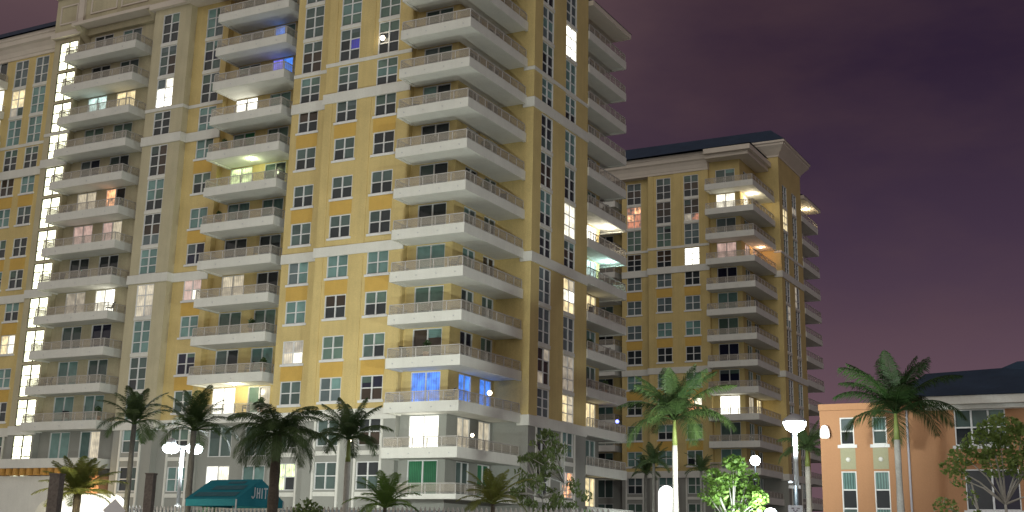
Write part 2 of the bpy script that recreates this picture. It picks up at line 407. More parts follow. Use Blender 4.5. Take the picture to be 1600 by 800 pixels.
def window(root, name, pos, face, w, h, cols, rows, states, sill=False, frame=None):
    """states: one letter per pane, rows from the top, left to right"""
    o = put(name, frame_mesh(w, h, cols, rows, sill=sill), root, pos, ROT[face])
    if frame:
        o.material_slots[0].link = 'OBJECT'; o.material_slots[0].material = MATS[frame]
    pw, ph = w/cols, h/rows
    pm = pane_mesh(pw-0.05, ph-0.05)
    n = 0
    for j in range(rows):
        for i in range(cols):
            p = put('pane', pm, o, (-w/2+pw*(i+.5), 0, h/2-ph*(j+.5)))
            p.material_slots[0].link = 'OBJECT'; p.material_slots[0].material = PANE[states[n % len(states)]]
            n += 1
    if cols == 2 and all(states[i % len(states)] in 'DnmN' for i in range(2)) and BR.random() < 0.45:
        side = BR.choice((0, 1, 2)); drop = BR.choice((0.35, 0.5, 0.7, 0.9))*min(ph, 1.2)
        for i in range(2):
            if side < 2 and i != side: continue
            k = ('blind', round(pw, 2), round(drop, 2))
            if k not in PANE_CACHE:
                b = MB(); q = 5
                for t in range(q):
                    b.box(-pw/2+0.055, pw/2-0.055, 0.060+0.004*(t % 2), 0.073, -drop+drop*t/q+0.003, -drop+drop*(t+1)/q-0.003)
                PANE_CACHE[k] = b.mesh('blind', ['pane_teal_blind'])
            p = put('blind', PANE_CACHE[k], o, (-w/2+pw*(i+.5), 0, h/2-0.05))
            p.material_slots[0].link = 'OBJECT'; p.material_slots[0].material = PANE[BR.choice('Bbgm')]
    return o
def wall_section(root, face, at, a0, a1, z0, z1, holes, mat, reveal=0.16, name='wall'):
    """wall with real openings. face F: plane y=at, a is x; face R: plane x=at, a is y. holes: (a0,a1,z0,z1)"""
    A = sorted({a0, a1, *[h[0] for h in holes], *[h[1] for h in holes]}); Z = sorted({z0, z1, *[h[2] for h in holes], *[h[3] for h in holes]})
    A = [a for a in A if a0 <= a <= a1]; Z = [z for z in Z if z0 <= z <= z1]
    b = MB()
    def P(a, d, z): return (a, at+d, z) if face == 'F' else (at-d, a, z)
    for i in range(len(A)-1):
        ca = (A[i]+A[i+1])/2; run = None
        for j in range(len(Z)-1):
            cz_ = (Z[j]+Z[j+1])/2
            if any(h[0] < ca < h[1] and h[2] < cz_ < h[3] for h in holes):
                continue
            b.quad(P(A[i], 0, Z[j]), P(A[i+1], 0, Z[j]), P(A[i+1], 0, Z[j+1]), P(A[i], 0, Z[j+1]))
    for h in holes:
        x0, x1, y0, y1 = max(h[0], a0), min(h[1], a1), max(h[2], z0), min(h[3], z1)
        if x1 <= x0 or y1 <= y0: continue
        b.quad(P(x0, 0, y0), P(x0, 0, y1), P(x0, reveal, y1), P(x0, reveal, y0))
        b.quad(P(x1, 0, y0), P(x1, reveal, y0), P(x1, reveal, y1), P(x1, 0, y1))
        b.quad(P(x0, 0, y1), P(x1, 0, y1), P(x1, reveal, y1), P(x0, reveal, y1))
        b.quad(P(x0, 0, y0), P(x0, reveal, y0), P(x1, reveal, y0), P(x1, 0, y0))
    return b.build(name, mat, root, fix=False)

BASE_Z, DE_Z, A_Z, THIN_Z = (9.98, 10.74), (21.93, 22.66), (33.92, 34.70), (36.92, 37.20)
TOP_Z = 46.3
BANDS = [(BASE_Z, 0.12), (DE_Z, 0.12), (A_Z, 0.12), (THIN_Z, 0.06)]
def in_band_clip(z0, z1, bands=(BASE_Z, DE_Z, A_Z)):
    for b0, b1 in bands:
        if z0 < b1 and z1 > b0:
            if (z0+z1)/2 > (b0+b1)/2: z0 = max(z0, b1+0.03)
            else: z1 = min(z1, b0-0.03)
    return z0, z1

def railing(root_slab, pts, zf, zt, joined=False, spacing=1.15):
    """posts, top and bottom rail as one railing mesh, an infill panel per bay"""
    b = MB(); panels = []; pj = MB()
    r = 0.028
    for (x0, y0), (x1, y1) in zip(pts, pts[1:]):
        L = math.hypot(x1-x0, y1-y0); n = max(1, round(L/spacing)); ux, uy = (x1-x0)/L, (y1-y0)/L
        horiz = abs(ux) > 0.5
        lo, hi = (min(x0, x1), max(x0, x1)) if horiz else (min(y0, y1), max(y0, y1))
        c = y0 if horiz else x0
        e = 0.002 if horiz else 0.0
        for (za, zb, rr) in ((zt-0.055, zt, 0.035+e), (zf+0.06, zf+0.085, 0.018+e)):
            if horiz: b.box(lo, hi, c-rr, c+rr, za+e, zb+e)
            else: b.box(c-rr, c+rr, lo+.05, hi-.05, za, zb)
        for i in range(n+1):
            px, py = x0+ux*L*i/n, y0+uy*L*i/n
            if i == 0 and (x0, y0) != pts[0]: continue
            b.box(px-r, px+r, py-r, py+r, zf, zt-0.07)
        for i in range(n):
            ax, ay = x0+ux*(L*i/n+0.032), y0+uy*(L*i/n+0.032); w = L/n-0.064
            if joined:
                if horiz: pj.box(min(ax, ax+ux*w), max(ax, ax+ux*w), c-0.008, c+0.008, zf+0.12, zt-0.08)
                else: pj.box(c-0.008, c+0.008, min(ay, ay+uy*w), max(ay, ay+uy*w), zf+0.12, zt-0.08)
            else:
                panels.append((ax+ux*w/2, ay+uy*w/2, w, 0 if horiz else math.pi/2))
    b.build('railing', 'rail_paint', root_slab, fix=False)
    if joined:
        pj.build('railing_panel', 'rail_panel', root_slab, fix=False)
    else:
        for px, py, w, rz in panels:
            h = (zt-0.08)-(zf+0.12)
            k = ('rp', round(w, 2), round(h, 2))
            if k not in PANE_CACHE:
                q = MB(); q.box(-w/2, w/2, -0.008, 0.008, -h/2, h/2); PANE_CACHE[k] = q.mesh('railing_panel', ['rail_panel'])
            put('railing_panel', PANE_CACHE[k], root_slab, (px, py, (zf+0.12+zt-0.08)/2), rz)

def slab(root, poly, fl, rail_pts, rng, joined=False, dots=(), name='balcony'):
    z = zc(fl); zt, zb = z-1.30, (z-1.55 if fl == 'J' else z-1.92)
    b = MB(); b.prism(poly, zb, zt)
    xs = [p[0] for p in poly]; ys = [p[1] for p in poly]
    # downstand lip along the free edges
    zl = zb-0.09; t = 0.22
    x0, x1, y0, y1 = min(xs), max(xs), min(ys), max(ys)
    if name == 'far':
        b.box(x1-t, x1, y0, y1-t-.002, zl, zb-0.002); b.box(x0, x1, y1-t, y1, zl, zb-0.002)
    else:
        b.box(x0, x1, y0, y0+t, zl, zb-0.002); b.box(x1-t, x1, y0+t+.002, y1, zl, zb-0.002)
        b.box(x0, x0+t, y0+t+.002, y0+(1.9 if len(poly) == 6 else y1-y0), zl, zb-0.002)
    name = 'balcony'
    s = b.build(name, 'white_stucco', root)
    railing(s, rail_pts, zt, z-0.61, joined)
    if dots:
        d = MB()
        for (x, y, face) in dots:
            zz = zt-0.40
            if face == 'F': d.tube([(x, y+0.01, zz), (x, y-0.05, zz)], [0.045, 0.045], 6)
            else: d.tube([(x-0.01, y, zz), (x+0.05, y, zz)], [0.045, 0.045], 6)
        d.build('drain_spouts', 'pale_metal', s, fix=False)
    return s

def states_w(rng, fl, rows):
    """unlit window: mixture of dark rooms and lowered blinds"""
    i = FLOORS.index(fl)
    dark = 0.62 if 7 <= i <= 11 else 0.25
    t = rng.random()
    bl = rng.choice('BbgB')
    if t < dark*0.6: return rng.choice('DDDNnm')*2*rows
    if t < dark: return (rng.choice('mb')*2) + 'D'*2*(rows-1)
    if t < dark+0.25: return bl*2*(rows-1) + 'DD'
    return bl*2*rows

def build_tower(root, lit, rng, full=True, joined=False):
    win = lambda key, fl, rows: lit.get(key+'.'+fl) or states_w(rng, fl, rows)
    UP = ['a1', 'a2', 'a3', 'a4']; MID = ['H','G','F','E','D','C','B','A']
    walls = {}   # key -> holes
    def addwin(sec, face, at, c, key, fl, kind, w=1.87):
        z = zc(fl)
        if kind == 'sq': z0, z1, rows = z-0.84, z+0.88, 2
        elif kind == 'strip':
            z0, z1 = in_band_clip(z-2.0, z+0.68, (BASE_Z, DE_Z, A_Z, THIN_Z)); rows = 3
        elif kind == 'base': z0, z1, rows = z-0.95, z+0.95, 2
        elif kind == 'stair':
            z0, z1 = in_band_clip(z-1.90, z+0.85); rows = 3
        h = z1-z0
        pos = (c, at+0.05, (z0+z1)/2) if face == 'F' else (at-0.05, c, (z0+z1)/2)
        window(root, 'window', pos, face, w, h, 2, rows, win(key, fl, rows), sill=(kind == 'sq'), frame='stair_frame_dark' if kind == 'stair' else None)
        walls.setdefault(sec, []).append((c-w/2, c+w/2, z0, z1))
        if kind == 'strip' and fl not in ('E', 'A', 'a4', 'I'):
            # white spandrel between one strip window and the next
            b = MB(); s0, s1 = z+0.70, z+0.98
            if face == 'F': b.box(c-w/2-0.02, c+w/2+0.02, at-0.045, at+0.02, s0, s1)
            else: b.box(at-0.02, at+0.045, c-w/2-0.02, c+w/2+0.02, s0, s1)
            if not (fl == 'a1' and face == 'F'): b.build('spandrel_panel', 'white_stucco', root, fix=False)
    def addcol(sec, face, at, c, key, w=1.87, strips=False, base=True, stair=False):
        fls = [(f, 'strip' if strips else 'sq') for f in MID] + [(f, 'strip') for f in UP]
        if base: fls += [('I', 'base'), ('J', 'base')]
        for f, k in fls: addwin(sec, face, at, c, key, f, 'stair' if stair else k, w)
        if not strips:
            for f in ('A', 'C', 'E', 'G'):
                z = zc(f); b = MB(); b.box(c-w/2-0.06, c+w/2+0.06, at-0.025, at+0.03, z-2.08, z-1.03)
                b.build('orange_panel', 'orange_stucco', root, fix=False)
        if base:
            # white surround strips on the grey base storeys
            t = MB()
            for sx in (-1, 1):
                a = c+sx*(w/2+0.13)
                if face == 'F': t.box(a-0.085, a+0.085, at-0.09, at+0.02, 4.0, 9.97)
                else: t.box(at-0.02, at+0.09, a-0.085, a+0.085, 4.0, 9.97)
            for zz in (4.75, 7.55):
                if face == 'F': t.box(c-w/2-0.015, c+w/2+0.015, at-0.07, at+0.015, zz, zz+0.30)
                else: t.box(at-0.015, at+0.07, c-w/2-0.015, c+w/2+0.015, zz, zz+0.30)
            t.build('window_surround', 'white_stucco', root, fix=False)
    def adddoor(sec, face, at, c, key, fl, w=2.35):
        z = zc(fl); z0, z1 = z-1.29, z+1.02
        pos = (c, at+0.05, (z0+z1)/2) if face == 'F' else (at-0.05, c, (z0+z1)/2)
        st = lit.get(key+'.'+fl)
        if not st:
            i = FLOORS.index(fl)
            st = rng.choice(['D', 'D', 'm', 'mD', 'b'] if i > 6 else ['B', 'b', 'm', 'B', 'c', 'D'])
        window(root, 'sliding_door', pos, face, w, z1-z0, 2, 1, st)
        walls.setdefault(sec, []).append((c-w/2, c+w/2, z0, z1))
    # window columns
    addcol('F1', 'F', 0.0, -0.02, 'W3'); addcol('F1', 'F', 0.0, -3.56, 'W2')
    addcol('F2', 'F', 0.85, -7.78, 'W1'); addcol('F4', 'F', 2.7, -19.85, 'W0')
    addcol('RC', 'R', 8.78, 9.22, 'R1', w=1.95, strips=True); addcol('RC', 'R', 8.78, 13.4, 'R2', w=1.98, strips=True)
    DF = ['J', 'I'] + MID + UP
    for f in DF:
        adddoor('F3', 'F', 3.3, -16.2, 'B1L', f, 2.3); adddoor('F3', 'F', 3.3, -12.7, 'B1R', f, 2.15)
        adddoor('F0', 'F', 0.5, 4.10, 'CD', f, 2.4)
        adddoor('RA', 'R', 5.9, 2.8, 'RD1', f, 1.75); adddoor('RA', 'R', 5.9, 5.72, 'RD2', f, 1.72)
        adddoor('RD', 'R', 6.9, 21.6, 'FD', f, 1.9)
    if full:
        addcol('F5', 'F', 2.0, -24.25, 'S1', w=1.87, strips=True)
        addcol('F7', 'F', 3.0, -37.75, 'ST', w=2.3, strips=True, stair=True, base=False)
        addwin('F7', 'F', 3.0, -37.75, 'ST', 'I', 'stair', 2.3); addwin('F7', 'F', 3.0, -37.75, 'ST', 'J', 'stair', 2.3); addwin('F7', 'F', 3.0, -37.75, 'ST', 'K', 'stair', 2.3)
        for f in DF:
            if f == 'J': continue
            adddoor('F6', 'F', 3.6, -33.95, 'B2L', f, 2.35); adddoor('F6', 'F', 3.6, -30.45, 'B2R', f, 2.3)
        addcol('F8', 'F', 4.2, -42.5, 'WB', w=1.8); addcol('F8', 'F', 4.2, -45.25, 'WA', w=1.8)
        for f in MID + UP: adddoor('F8', 'F', 4.2, -48.4, 'WD', f, 2.2)
    # walls (grey base storeys, then the coloured shaft)
    secs = [('F1','F',0.0,-5.6,2.15,'yellow_stucco',TOP_Z), ('F2','F',0.85,-9.4,-5.6,'yellow_stucco',TOP_Z), ('F3','F',3.3,-18.3,-9.4,'yellow_stucco',TOP_Z),
            ('F4','F',2.7,-22.0,-18.3,'yellow_stucco',TOP_Z), ('F0','F',0.5,2.15,5.9,'yellow_stucco',TOP_Z+1),
            ('RA','R',5.9,0.5,6.9,'yellow_stucco',TOP_Z+1), ('RB','F',6.9,5.9,8.78,'yellow_stucco',49.2), ('RC','R',8.78,6.9,16.62,'yellow_stucco',49.2), ('RD','R',6.9,16.62,23.2,'yellow_stucco',TOP_Z+1),
            ('c1','R',2.15,0.0,0.5,'yellow_stucco',TOP_Z), ('c2','R',-18.3,2.7,3.3,'yellow_stucco',TOP_Z)]
    if full:
        secs += [('F5','F',2.0,-26.2,-22.0,'tan_stucco',TOP_Z+.4), ('F6','F',3.6,-36.4,-26.2,'tan_stucco',TOP_Z+.4), ('F7','F',3.0,-39.6,-36.4,'tan_stucco',TOP_Z+.4),
                 ('F8','F',4.2,-64.0,-39.6,'yellow_stucco',TOP_Z), ('c3','R',-22.0,2.0,2.7,'tan_stucco',52.0), ('c4','R',-36.4,3.0,3.6,'tan_stucco',TOP_Z+.4)]
    zm = BASE_Z[0]+0.3
    for key, face, at, a0, a1, mt, zt in secs:
        hs = walls.get(key, [])
        wall_section(root, face, at, a0, a1, zm, zt, [h for h in hs if h[2] > zm], mt)
        wall_section(root, face, at, a0, a1, 3.85, zm, [h for h in hs if h[2] < zm], 'grey_stucco', name='base_wall')
        wall_section(root, face, at, a0, a1, -1.0, 3.85, [h for h in hs if h[2] < 3.85], 'slate_stucco', name='plinth_wall')
    # bodies behind the openings and the unseen sides
    xl = -64.0 if full else -22.0
    b = MB()
    b.box(xl, -22.0 if full else xl+0.01, 4.6, 23.2, -1, 46.0) if full else None
    b.box(-22.0, 5.6, 3.75, 23.15, -1, 46.5); b.box(5.6, 6.6, 7.3, 23.15, -1, 46.5); b.box(2.3, 5.65, 0.85, 3.7, -1, 46.5); b.box(-5.45, 2.0, 0.35, 3.7, -1, 46.2); b.box(-9.2, -5.6, 1.2, 3.7, -1, 46.2)
    b.box(6.65, 8.4, 7.25, 16.5, -1, 49.0)
    b.build('core', 'slate_stucco', root, fix=False)
    # bands: one part per stretch
    for (b0, b1), pr in BANDS:
        st = [(-5.6-pr, 2.15, -pr, 0.05), (-9.4, -5.603-pr, 0.85-pr, 0.90), (-21.997+pr, -18.3, 2.7-pr, 2.75)]
        if full:
            st += [(-39.6, -36.4+pr, 3.0-pr, 3.05), (-64, -39.603, 4.2-pr, 4.25)]
        for x0, x1, y0, y1 in st:
            t = MB(); t.box(x0, x1, y0, y1, b0, b1); t.build('band', 'white_stucco', root, fix=False)
        t = MB(); t.prism([(7.9, 6.9-pr), (8.78+pr, 6.9-pr), (8.78+pr, 16.62), (8.74, 16.62), (8.74, 6.94), (7.9, 6.94)], b0, b1); t.build('band', 'white_stucco', root)
        if full:
            t = MB(); t.prism([(-26.2-pr, 2.0-pr), (-22.0+pr-.003, 2.0-pr), (-22.0+pr-.003, 2.7), (-22.04, 2.7), (-22.04, 2.04), (-26.2-pr, 2.04)], b0, b1); t.build('band', 'white_stucco', root)
    # pilasters beside the window bays
    for x0, x1, y in ((-2.30, -1.28, 0.0), (1.18, 2.10, 0.0), (-5.55, -4.84, 0.0), (-6.55, -5.72, 0.85)):
        for z0, z1 in ((10.745, 21.925), (22.665, 33.915), (37.14, 46.25)):
            b = MB(); b.box(x0, x1, y-0.055, y+0.02, z0, z1); b.build('pilaster', 'yellow_stucco', root, fix=False)
    # balconies
    for f in ['I'] + MID + UP:
        if f != 'I':
            slab(root, [(-17.5, 0.5), (-10.2, 0.5), (-10.2, 3.28), (-17.5, 3.28)], f, [(-17.42, 3.2), (-17.42, 0.58), (-10.28, 0.58), (-10.28, 3.2)], rng, joined,
                 dots=[(x, 0.5, 'F') for x in (-15.6, -13.2, -11.2)])
        slab(root, [(2.32, -1.86), (8.2, -1.86), (8.2, 6.87), (5.92, 6.87), (5.92, 0.48), (2.32, 0.48)], f,
             [(2.40, 0.40), (2.40, -1.78), (8.12, -1.78), (8.12, 6.75)], rng, joined, dots=[(x, -1.86, 'F') for x in (2.9, 4.5, 6.1, 7.6)])
        slab(root, [(6.92, 16.64), (8.88, 16.64), (8.88, 24.5), (3.0, 24.5), (3.0, 23.22), (6.92, 23.22)], f,
             [(8.80, 16.75), (8.80, 24.42), (3.1, 24.42)], rng, joined, name='far')
    slab(root, [(2.32, -1.86), (8.2, -1.86), (8.2, 6.87), (5.92, 6.87), (5.92, 0.48), (2.32, 0.48)], 'J', [(2.40, 0.40), (2.40, -1.78), (8.12, -1.78), (8.12, 6.75)], rng, joined)
    if full:
        for f in MID + UP:
            slab(root, [(-36.35, 1.45), (-27.7, 1.45), (-27.7, 3.58), (-36.35, 3.58)], f, [(-36.27, 2.9), (-36.27, 1.53), (-27.78, 1.53), (-27.78, 3.5)], rng, joined,
                 dots=[(x, 1.45, 'F') for x in (-34.6, -31.8, -29.2)])
            slab(root, [(-56.0, 1.9), (-46.9, 1.9), (-46.9, 4.18), (-56.0, 4.18)], f, [(-55.9, 1.98), (-46.98, 1.98), (-46.98, 4.1)], rng, joined)
    # cornices (coved: three steps) and roof
    def profile(over, z0, z1):
        h = z1-z0
        return [(-3.4, z0), (0.10, z0), (0.12, z0+.12*h), (0.22*over, z0+.16*h), (0.34*over, z0+.34*h), (0.60*over, z0+.52*h), (0.86*over, z0+.60*h), (0.88*over, z0+.80*h), (over, z0+.84*h), (over, z1), (-0.3, z1)]
    def cove_f(y, x0, x1, z0, z1, over, right=True, mat='cornice_white'):
        pf = profile(over, z0, z1); b = MB()
        for (d0, za), (d1, zb) in zip(pf, pf[1:]): b.quad((x0, y-d0, za), (x1, y-d0, za), (x1, y-d1, zb), (x0, y-d1, zb))
        b.poly3([(x0, y-d, z) for d, z in pf]); b.poly3([(x1, y-d, z) for d, z in reversed(pf)])
        return b.build('cornice', mat, root, fix=False)
    cove_f(0.0, -22.0, 2.15, 46.25, 48.4, 0.75, right=False)
    # corner balcony roof: beam, eave board
    b = MB(); b.prism([(2.2, -1.2), (7.5, -1.2), (7.5, 6.88), (5.95, 6.88), (5.95, 0.6), (2.2, 0.6)], 47.25, 47.7)
    b.prism([(2.18, -1.7), (7.9, -1.7), (7.9, 6.85), (6.05, 6.85), (6.05, 0.5), (2.18, 0.5)], 47.71, 48.3)
    b.build('eave', 'cornice_white', root)
    # raised cornice round the right-hand bay, flaring outwards
    b = MB(); pf = [(0.0, 49.0), (0.08, 49.0), (0.10, 49.2), (0.30, 49.45), (0.62, 49.85), (0.98, 50.25), (1.0, 50.5), (1.16, 50.55), (1.16, 50.8), (-1.0, 50.8)]
    for (d0, za), (d1, zb) in zip(pf, pf[1:]):
        A0 = [(3.0, 6.9-d0, za), (8.78+d0, 6.9-d0, za), (8.78+d0, 16.62+d0, za), (3.0, 16.62+d0, za)]; B0 = [(3.0, 6.9-d1, zb), (8.78+d1, 6.9-d1, zb), (8.78+d1, 16.62+d1, zb), (3.0, 16.62+d1, zb)]
        for i in range(3): b.quad(A0[i], A0[i+1], B0[i+1], B0[i])
    b.build('cornice', 'cornice_white', root, fix=False)
    # far corner roof over the back balconies
    b = MB(); b.prism([(6.0, 16.7), (9.2, 16.7), (9.2, 24.9), (2.0, 24.9), (2.0, 23.0), (6.0, 23.0)], 46.15, 46.6)
    b.build('eave', 'cornice_white', root)
    b = MB()
    rx = -22.0 if full else -14.3
    b.poly3([(-22.5, -0.85, 48.41), (8.0, -1.75, 48.41), (3.5, 5.75, 50.83), (-22.5, 5.75, 50.83)])
    b.poly3([(8.0, -1.75, 48.41), (8.0, 5.75, 48.41), (3.5, 5.75, 50.83)])
    b.poly3([(-22.5, 5.75, 50.83), (9.97, 5.72, 50.83), (6.5, 12, 54.3), (rx, 12, 54.3)])
    b.poly3([(9.97, 5.72, 50.83), (9.97, 17.8, 50.83), (6.5, 13.5, 54.3), (6.5, 12, 54.3)])
    b.poly3([(9.97, 17.8, 50.83), (-22.5, 17.8, 50.83), (rx, 13.5, 54.3), (6.5, 13.5, 54.3)])
    b.poly3([(rx, 12, 54.3), (6.5, 12, 54.3), (6.5, 13.5, 54.3), (rx, 13.5, 54.3)])
    b.poly3([(-22.5, 17.8, 50.83), (6.0, 17.8, 50.83), (6.0, 23.4, 48.4), (-22.5, 23.4, 48.4)])
    b.poly3([(-22.5, -.85, 48.41), (-22.5, 5.75, 50.83), (rx, 12, 54.3), (rx, 13.5, 54.3), (-22.5, 17.8, 50.83), (-22.5, 23.4, 48.4)])
    b.poly3([(6.0, 17.0, 46.9+1.4), (9.25, 17.0, 46.61), (9.25, 24.95, 46.61), (6.0, 22.0, 48.3)])
    b.poly3([(9.25, 24.95, 46.61), (2.0, 24.95, 46.61), (2.0, 22.0, 48.3), (6.0, 22.0, 48.3)])
    b.build('roof', 'roof_slate', root)
    if full:
        cove_f(4.2, -64.0, -39.65, 46.0, 48.15, 0.85, right=False)
        b = MB(); b.poly3([(-65, 3.1, 48.16), (-39.7, 3.1, 48.16), (-39.7, 13.5, 55.0), (-60, 13.5, 55.0)]); b.poly3([(-65, 3.1, 48.16), (-60, 13.5, 55.0), (-65, 23.2, 48.16)])
        b.poly3([(-65, 23.2, 48.16), (-60, 13.5, 55.0), (-39.7, 13.5, 55.0), (-39.7, 23.2, 48.16)])
        b.build('roof', 'roof_slate', root)
        # tan parapet with panels, hood and corbels
        b = MB(); b.box(-39.6, -36.0, 2.78, 6, 46.95, 54.0); b.box(-35.995, -26.6, 2.6, 6, 47.3, 54.0); b.box(-26.595, -22.003, 1.85, 6, 46.95, 54.0)
        b.build('parapet', 'tan_stucco', root, fix=False)
        b = MB(); b.box(-39.75, -36.0, 2.55, 3.3, 46.42, 46.93); b.box(-26.6, -21.85, 1.6, 3.3, 46.42, 46.93)
        b.box(-36.6, -26.9, 2.0, 3.4, 46.95, 47.25); b.box(-39.75, -35.6, 2.5, 3.2, 50.4, 50.9); b.box(-36.3, -35.6, 2.35, 2.9, 47.26, 50.39)
        b.build('cornice', 'cornice_white', root, fix=False)
        for x0, x1, y, z0, z1 in ((-39.0, -36.75, 2.78, 47.7, 49.6), (-34.9, -31.6, 2.6, 48.0, 50.2), (-31.1, -27.8, 2.6, 48.0, 50.2)):
            b = MB(); t = 0.14
            b.box(x0, x1, y-0.09, y+0.02, z0, z0+t); b.box(x0, x1, y-0.09, y+0.02, z1-t, z1); b.box(x0, x0+t, y-0.09, y+0.02, z0+t, z1-t); b.box(x1-t, x1, y-0.09, y+0.02, z0+t, z1-t)
            b.build('panel_moulding', 'cornice_white', root, fix=False)
        for x in (-36.0, -27.1):
            b = MB(); b.poly3([(x-.3, 3.58, 45.7), (x-.3, 2.1, 46.92), (x-.3, 3.58, 46.92)]); b.poly3([(x+.3, 3.58, 45.7), (x+.3, 3.58, 46.92), (x+.3, 2.1, 46.92)])
            b.quad((x-.3, 3.58, 45.7), (x+.3, 3.58, 45.7), (x+.3, 2.1, 46.92), (x-.3, 2.1, 46.92)); b.quad((x-.3, 2.1, 46.92), (x+.3, 2.1, 46.92), (x+.3, 3.58, 46.92), (x-.3, 3.58, 46.92))
            b.build('corbel', 'tan_stucco', root)
        b = MB(); b.box(-36.39, -26.2, 3.2, 3.6, 46.3, 46.94); b.build('beam', 'tan_stucco', root, fix=False)
        # entrance porch under the tan balconies: slab on a row of corbels, pale box below
        b = MB(); b.box(-38.2, -26.8, 0.3, 3.55, 7.0, 7.75); b.build('porch_slab', 'white_stucco', root, fix=False)
        for i in range(14):
            x = -37.6+i*0.8
            b = MB(); b.box(x-0.16, x+0.16, 0.35, 1.6, 6.45, 6.99); b.build('porch_corbel', 'corbel_warm_tone', root, fix=False)  # orange of the warm porch light put into the corbel colour
        b = MB(); b.box(-37.9, -28.6, 0.9, 3.5, -1, 6.4); b.build('porch_wall', 'white_stucco', root, fix=False)
        b = MB(); b.box(-28.55, -26.6, 1.4, 3.5, -1, 6.4); b.build('porch_wall', 'terracotta_stucco', root, fix=False)  # warm-lit recess: the light's orange is put into the wall colour

rng = random.Random(7)
LIT = {
 # stairwell
 **{f'ST.{f}': 'SSSSSS' for f in FLOORS},
 'W3.A':'DDDD','W3.B':'DDDD','W3.C':'mmDD','W3.D':'mDDD','W3.E':'BBBB','W3.F':'bbDD','W3.G':'bbmD','W3.H':'NNnn','W3.a1':'bbBBDD','W3.a2':'bbDDDD','W3.a3':'BBbbbb','W3.a4':'bbbbbb','W3.J':'DDmm','W3.I':'DDnn',
 'W2.A':'mmDD','W2.B':'mmDm','W2.C':'mmDD','W2.D':'mmDD','W2.E':'BBBB','W2.F':'nnDD','W2.G':'bbbb','W2.H':'gBgg','W2.a1':'bbmmDD','W2.a2':'mmDuDD','W2.a3':'bbBBbb','W2.a4':'mmbbbb','W2.J':'mmmm','W2.I':'mmmm',
 'W1.A':'nnDD','W1.B':'mmDD','W1.C':'mmDD','W1.D':'mmmm','W1.E':'gBgB','W1.F':'BBBB','W1.G':'ppPW','W1.H':'mmmm','W1.a1':'BbmmDD','W1.a2':'mmnnDn','W1.a3':'mmmmmm','W1.a4':'bbmmmm','W1.J':'ZZZD','W1.I':'mDmD',
 'W0.A':'BbBB','W0.B':'bbDD','W0.C':'BBBB','W0.D':'NNNN','W0.E':'kkkW','W0.F':'BBBB','W0.G':'NNNN','W0.H':'bbmm','W0.a1':'BBggBB','W0.a2':'bgDbDD','W0.a3':'mmNNDm','W0.a4':'BbBgBg','W0.J':'BBBB',
 'S1.a4':'DDDDDD','S1.a3':'mmmnmn','S1.a2':'gWLLLL','S1.a1':'DDDDDD','S1.A':'DnDnDn','S1.B':'BBBbDD','S1.C':'DDnngg','S1.D':'BBBBBB','S1.E':'PPPPPp','S1.F':'BBBBBB','S1.G':'mmmmDm','S1.H':'bbBBBB','S1.I':'BBmm','S1.J':'DmDm',
 'WA.a3':'YYYYpm','WB.F':'YWYW','WA.a4':'gggggg','WB.a4':'gggggg','WB.H':'DDDD','WB.D':'DDDD','WB.G':'BBBB','WB.A':'BBBB','WB.C':'DDDD','WB.E':'BBDD','WD.a2':'W','WD.a3':'L',
 'B1L.a3':'mD','B1R.a3':'Ub','B1L.a2':'Dm','B1R.a2':'VU','B1L.a1':'LL','B1R.a1':'B','B1L.A':'bG','B1R.A':'b','B1L.B':'ZZ','B1R.B':'mD','B1L.C':'cc','B1R.C':'c','B1L.D':'D','B1R.D':'D','B1L.E':'P','B1R.E':'D','B1L.F':'b','B1R.F':'b','B1L.G':'mD','B1R.G':'B','B1L.H':'LL','B1R.H':'bp','B1L.J':'LW','B1R.J':'B','B1L.I':'m','B1R.I':'m',
 'B2L.a4':'D','B2R.a4':'m','B2L.a3':'D','B2R.a3':'m','B2L.a2':'TT','B2R.a2':'YY','B2L.a1':'b','B2R.a1':'b','B2L.A':'gN','B2R.A':'D','B2L.B':'PP','B2R.B':'OD','B2L.C':'k','B2R.C':'kP','B2L.D':'D','B2R.D':'D','B2L.E':'p','B2R.E':'WL','B2L.F':'m','B2R.F':'N','B2L.G':'BB','B2R.G':'m','B2L.H':'B','B2R.H':'B','B2L.I':'B','B2R.I':'cP',
 'CD.a3':'D','CD.a2':'m','CD.a1':'D','CD.A':'D','CD.B':'D','CD.C':'D','CD.D':'D','CD.E':'B','CD.F':'b','CD.G':'n','CD.H':'UU','CD.I':'LL','CD.J':'G',
 'RD1.H':'U','RD2.H':'U','RD1.I':'P','RD2.I':'P','RD1.J':'m','RD2.J':'G','RD1.E':'B','RD2.E':'n','RD1.F':'D','RD2.F':'m','RD1.G':'N','RD2.G':'m','RD1.A':'D','RD2.A':'D','RD1.B':'D','RD2.B':'D','RD1.C':'D','RD2.C':'D','RD1.D':'D','RD2.D':'D',
 'R2.a3':'LLLLLL','R2.C':'WWWWWW','R2.D':'mmnnDD','R2.E':'YPWLYY','R2.F':'gggggg','R2.G':'pppppp','R2.H':'YPYPYP','R2.J':'kOOO','R2.a4':'gggggg','R2.A':'BBBBBB','R2.B':'mmDDDD',
 'R1.G':'npnnpn','R1.H':'gggggg','R1.F':'gggggg','R1.E':'gggggg','R1.A':'DDDDmm','R1.a1':'BBBBmD','R1.a2':'bbDDDD','R1.a3':'ggBBgg',
 'FD.C':'L','FD.D':'T','FD.E':'Y','FD.H':'Y','FD.J':'Y',
}
main_root = thing('condominium_tower', 'tall yellow condominium tower with white balconies, a tan bay and a lit stairwell strip', 'building')
build_tower(main_root, LIT, rng, full=True)
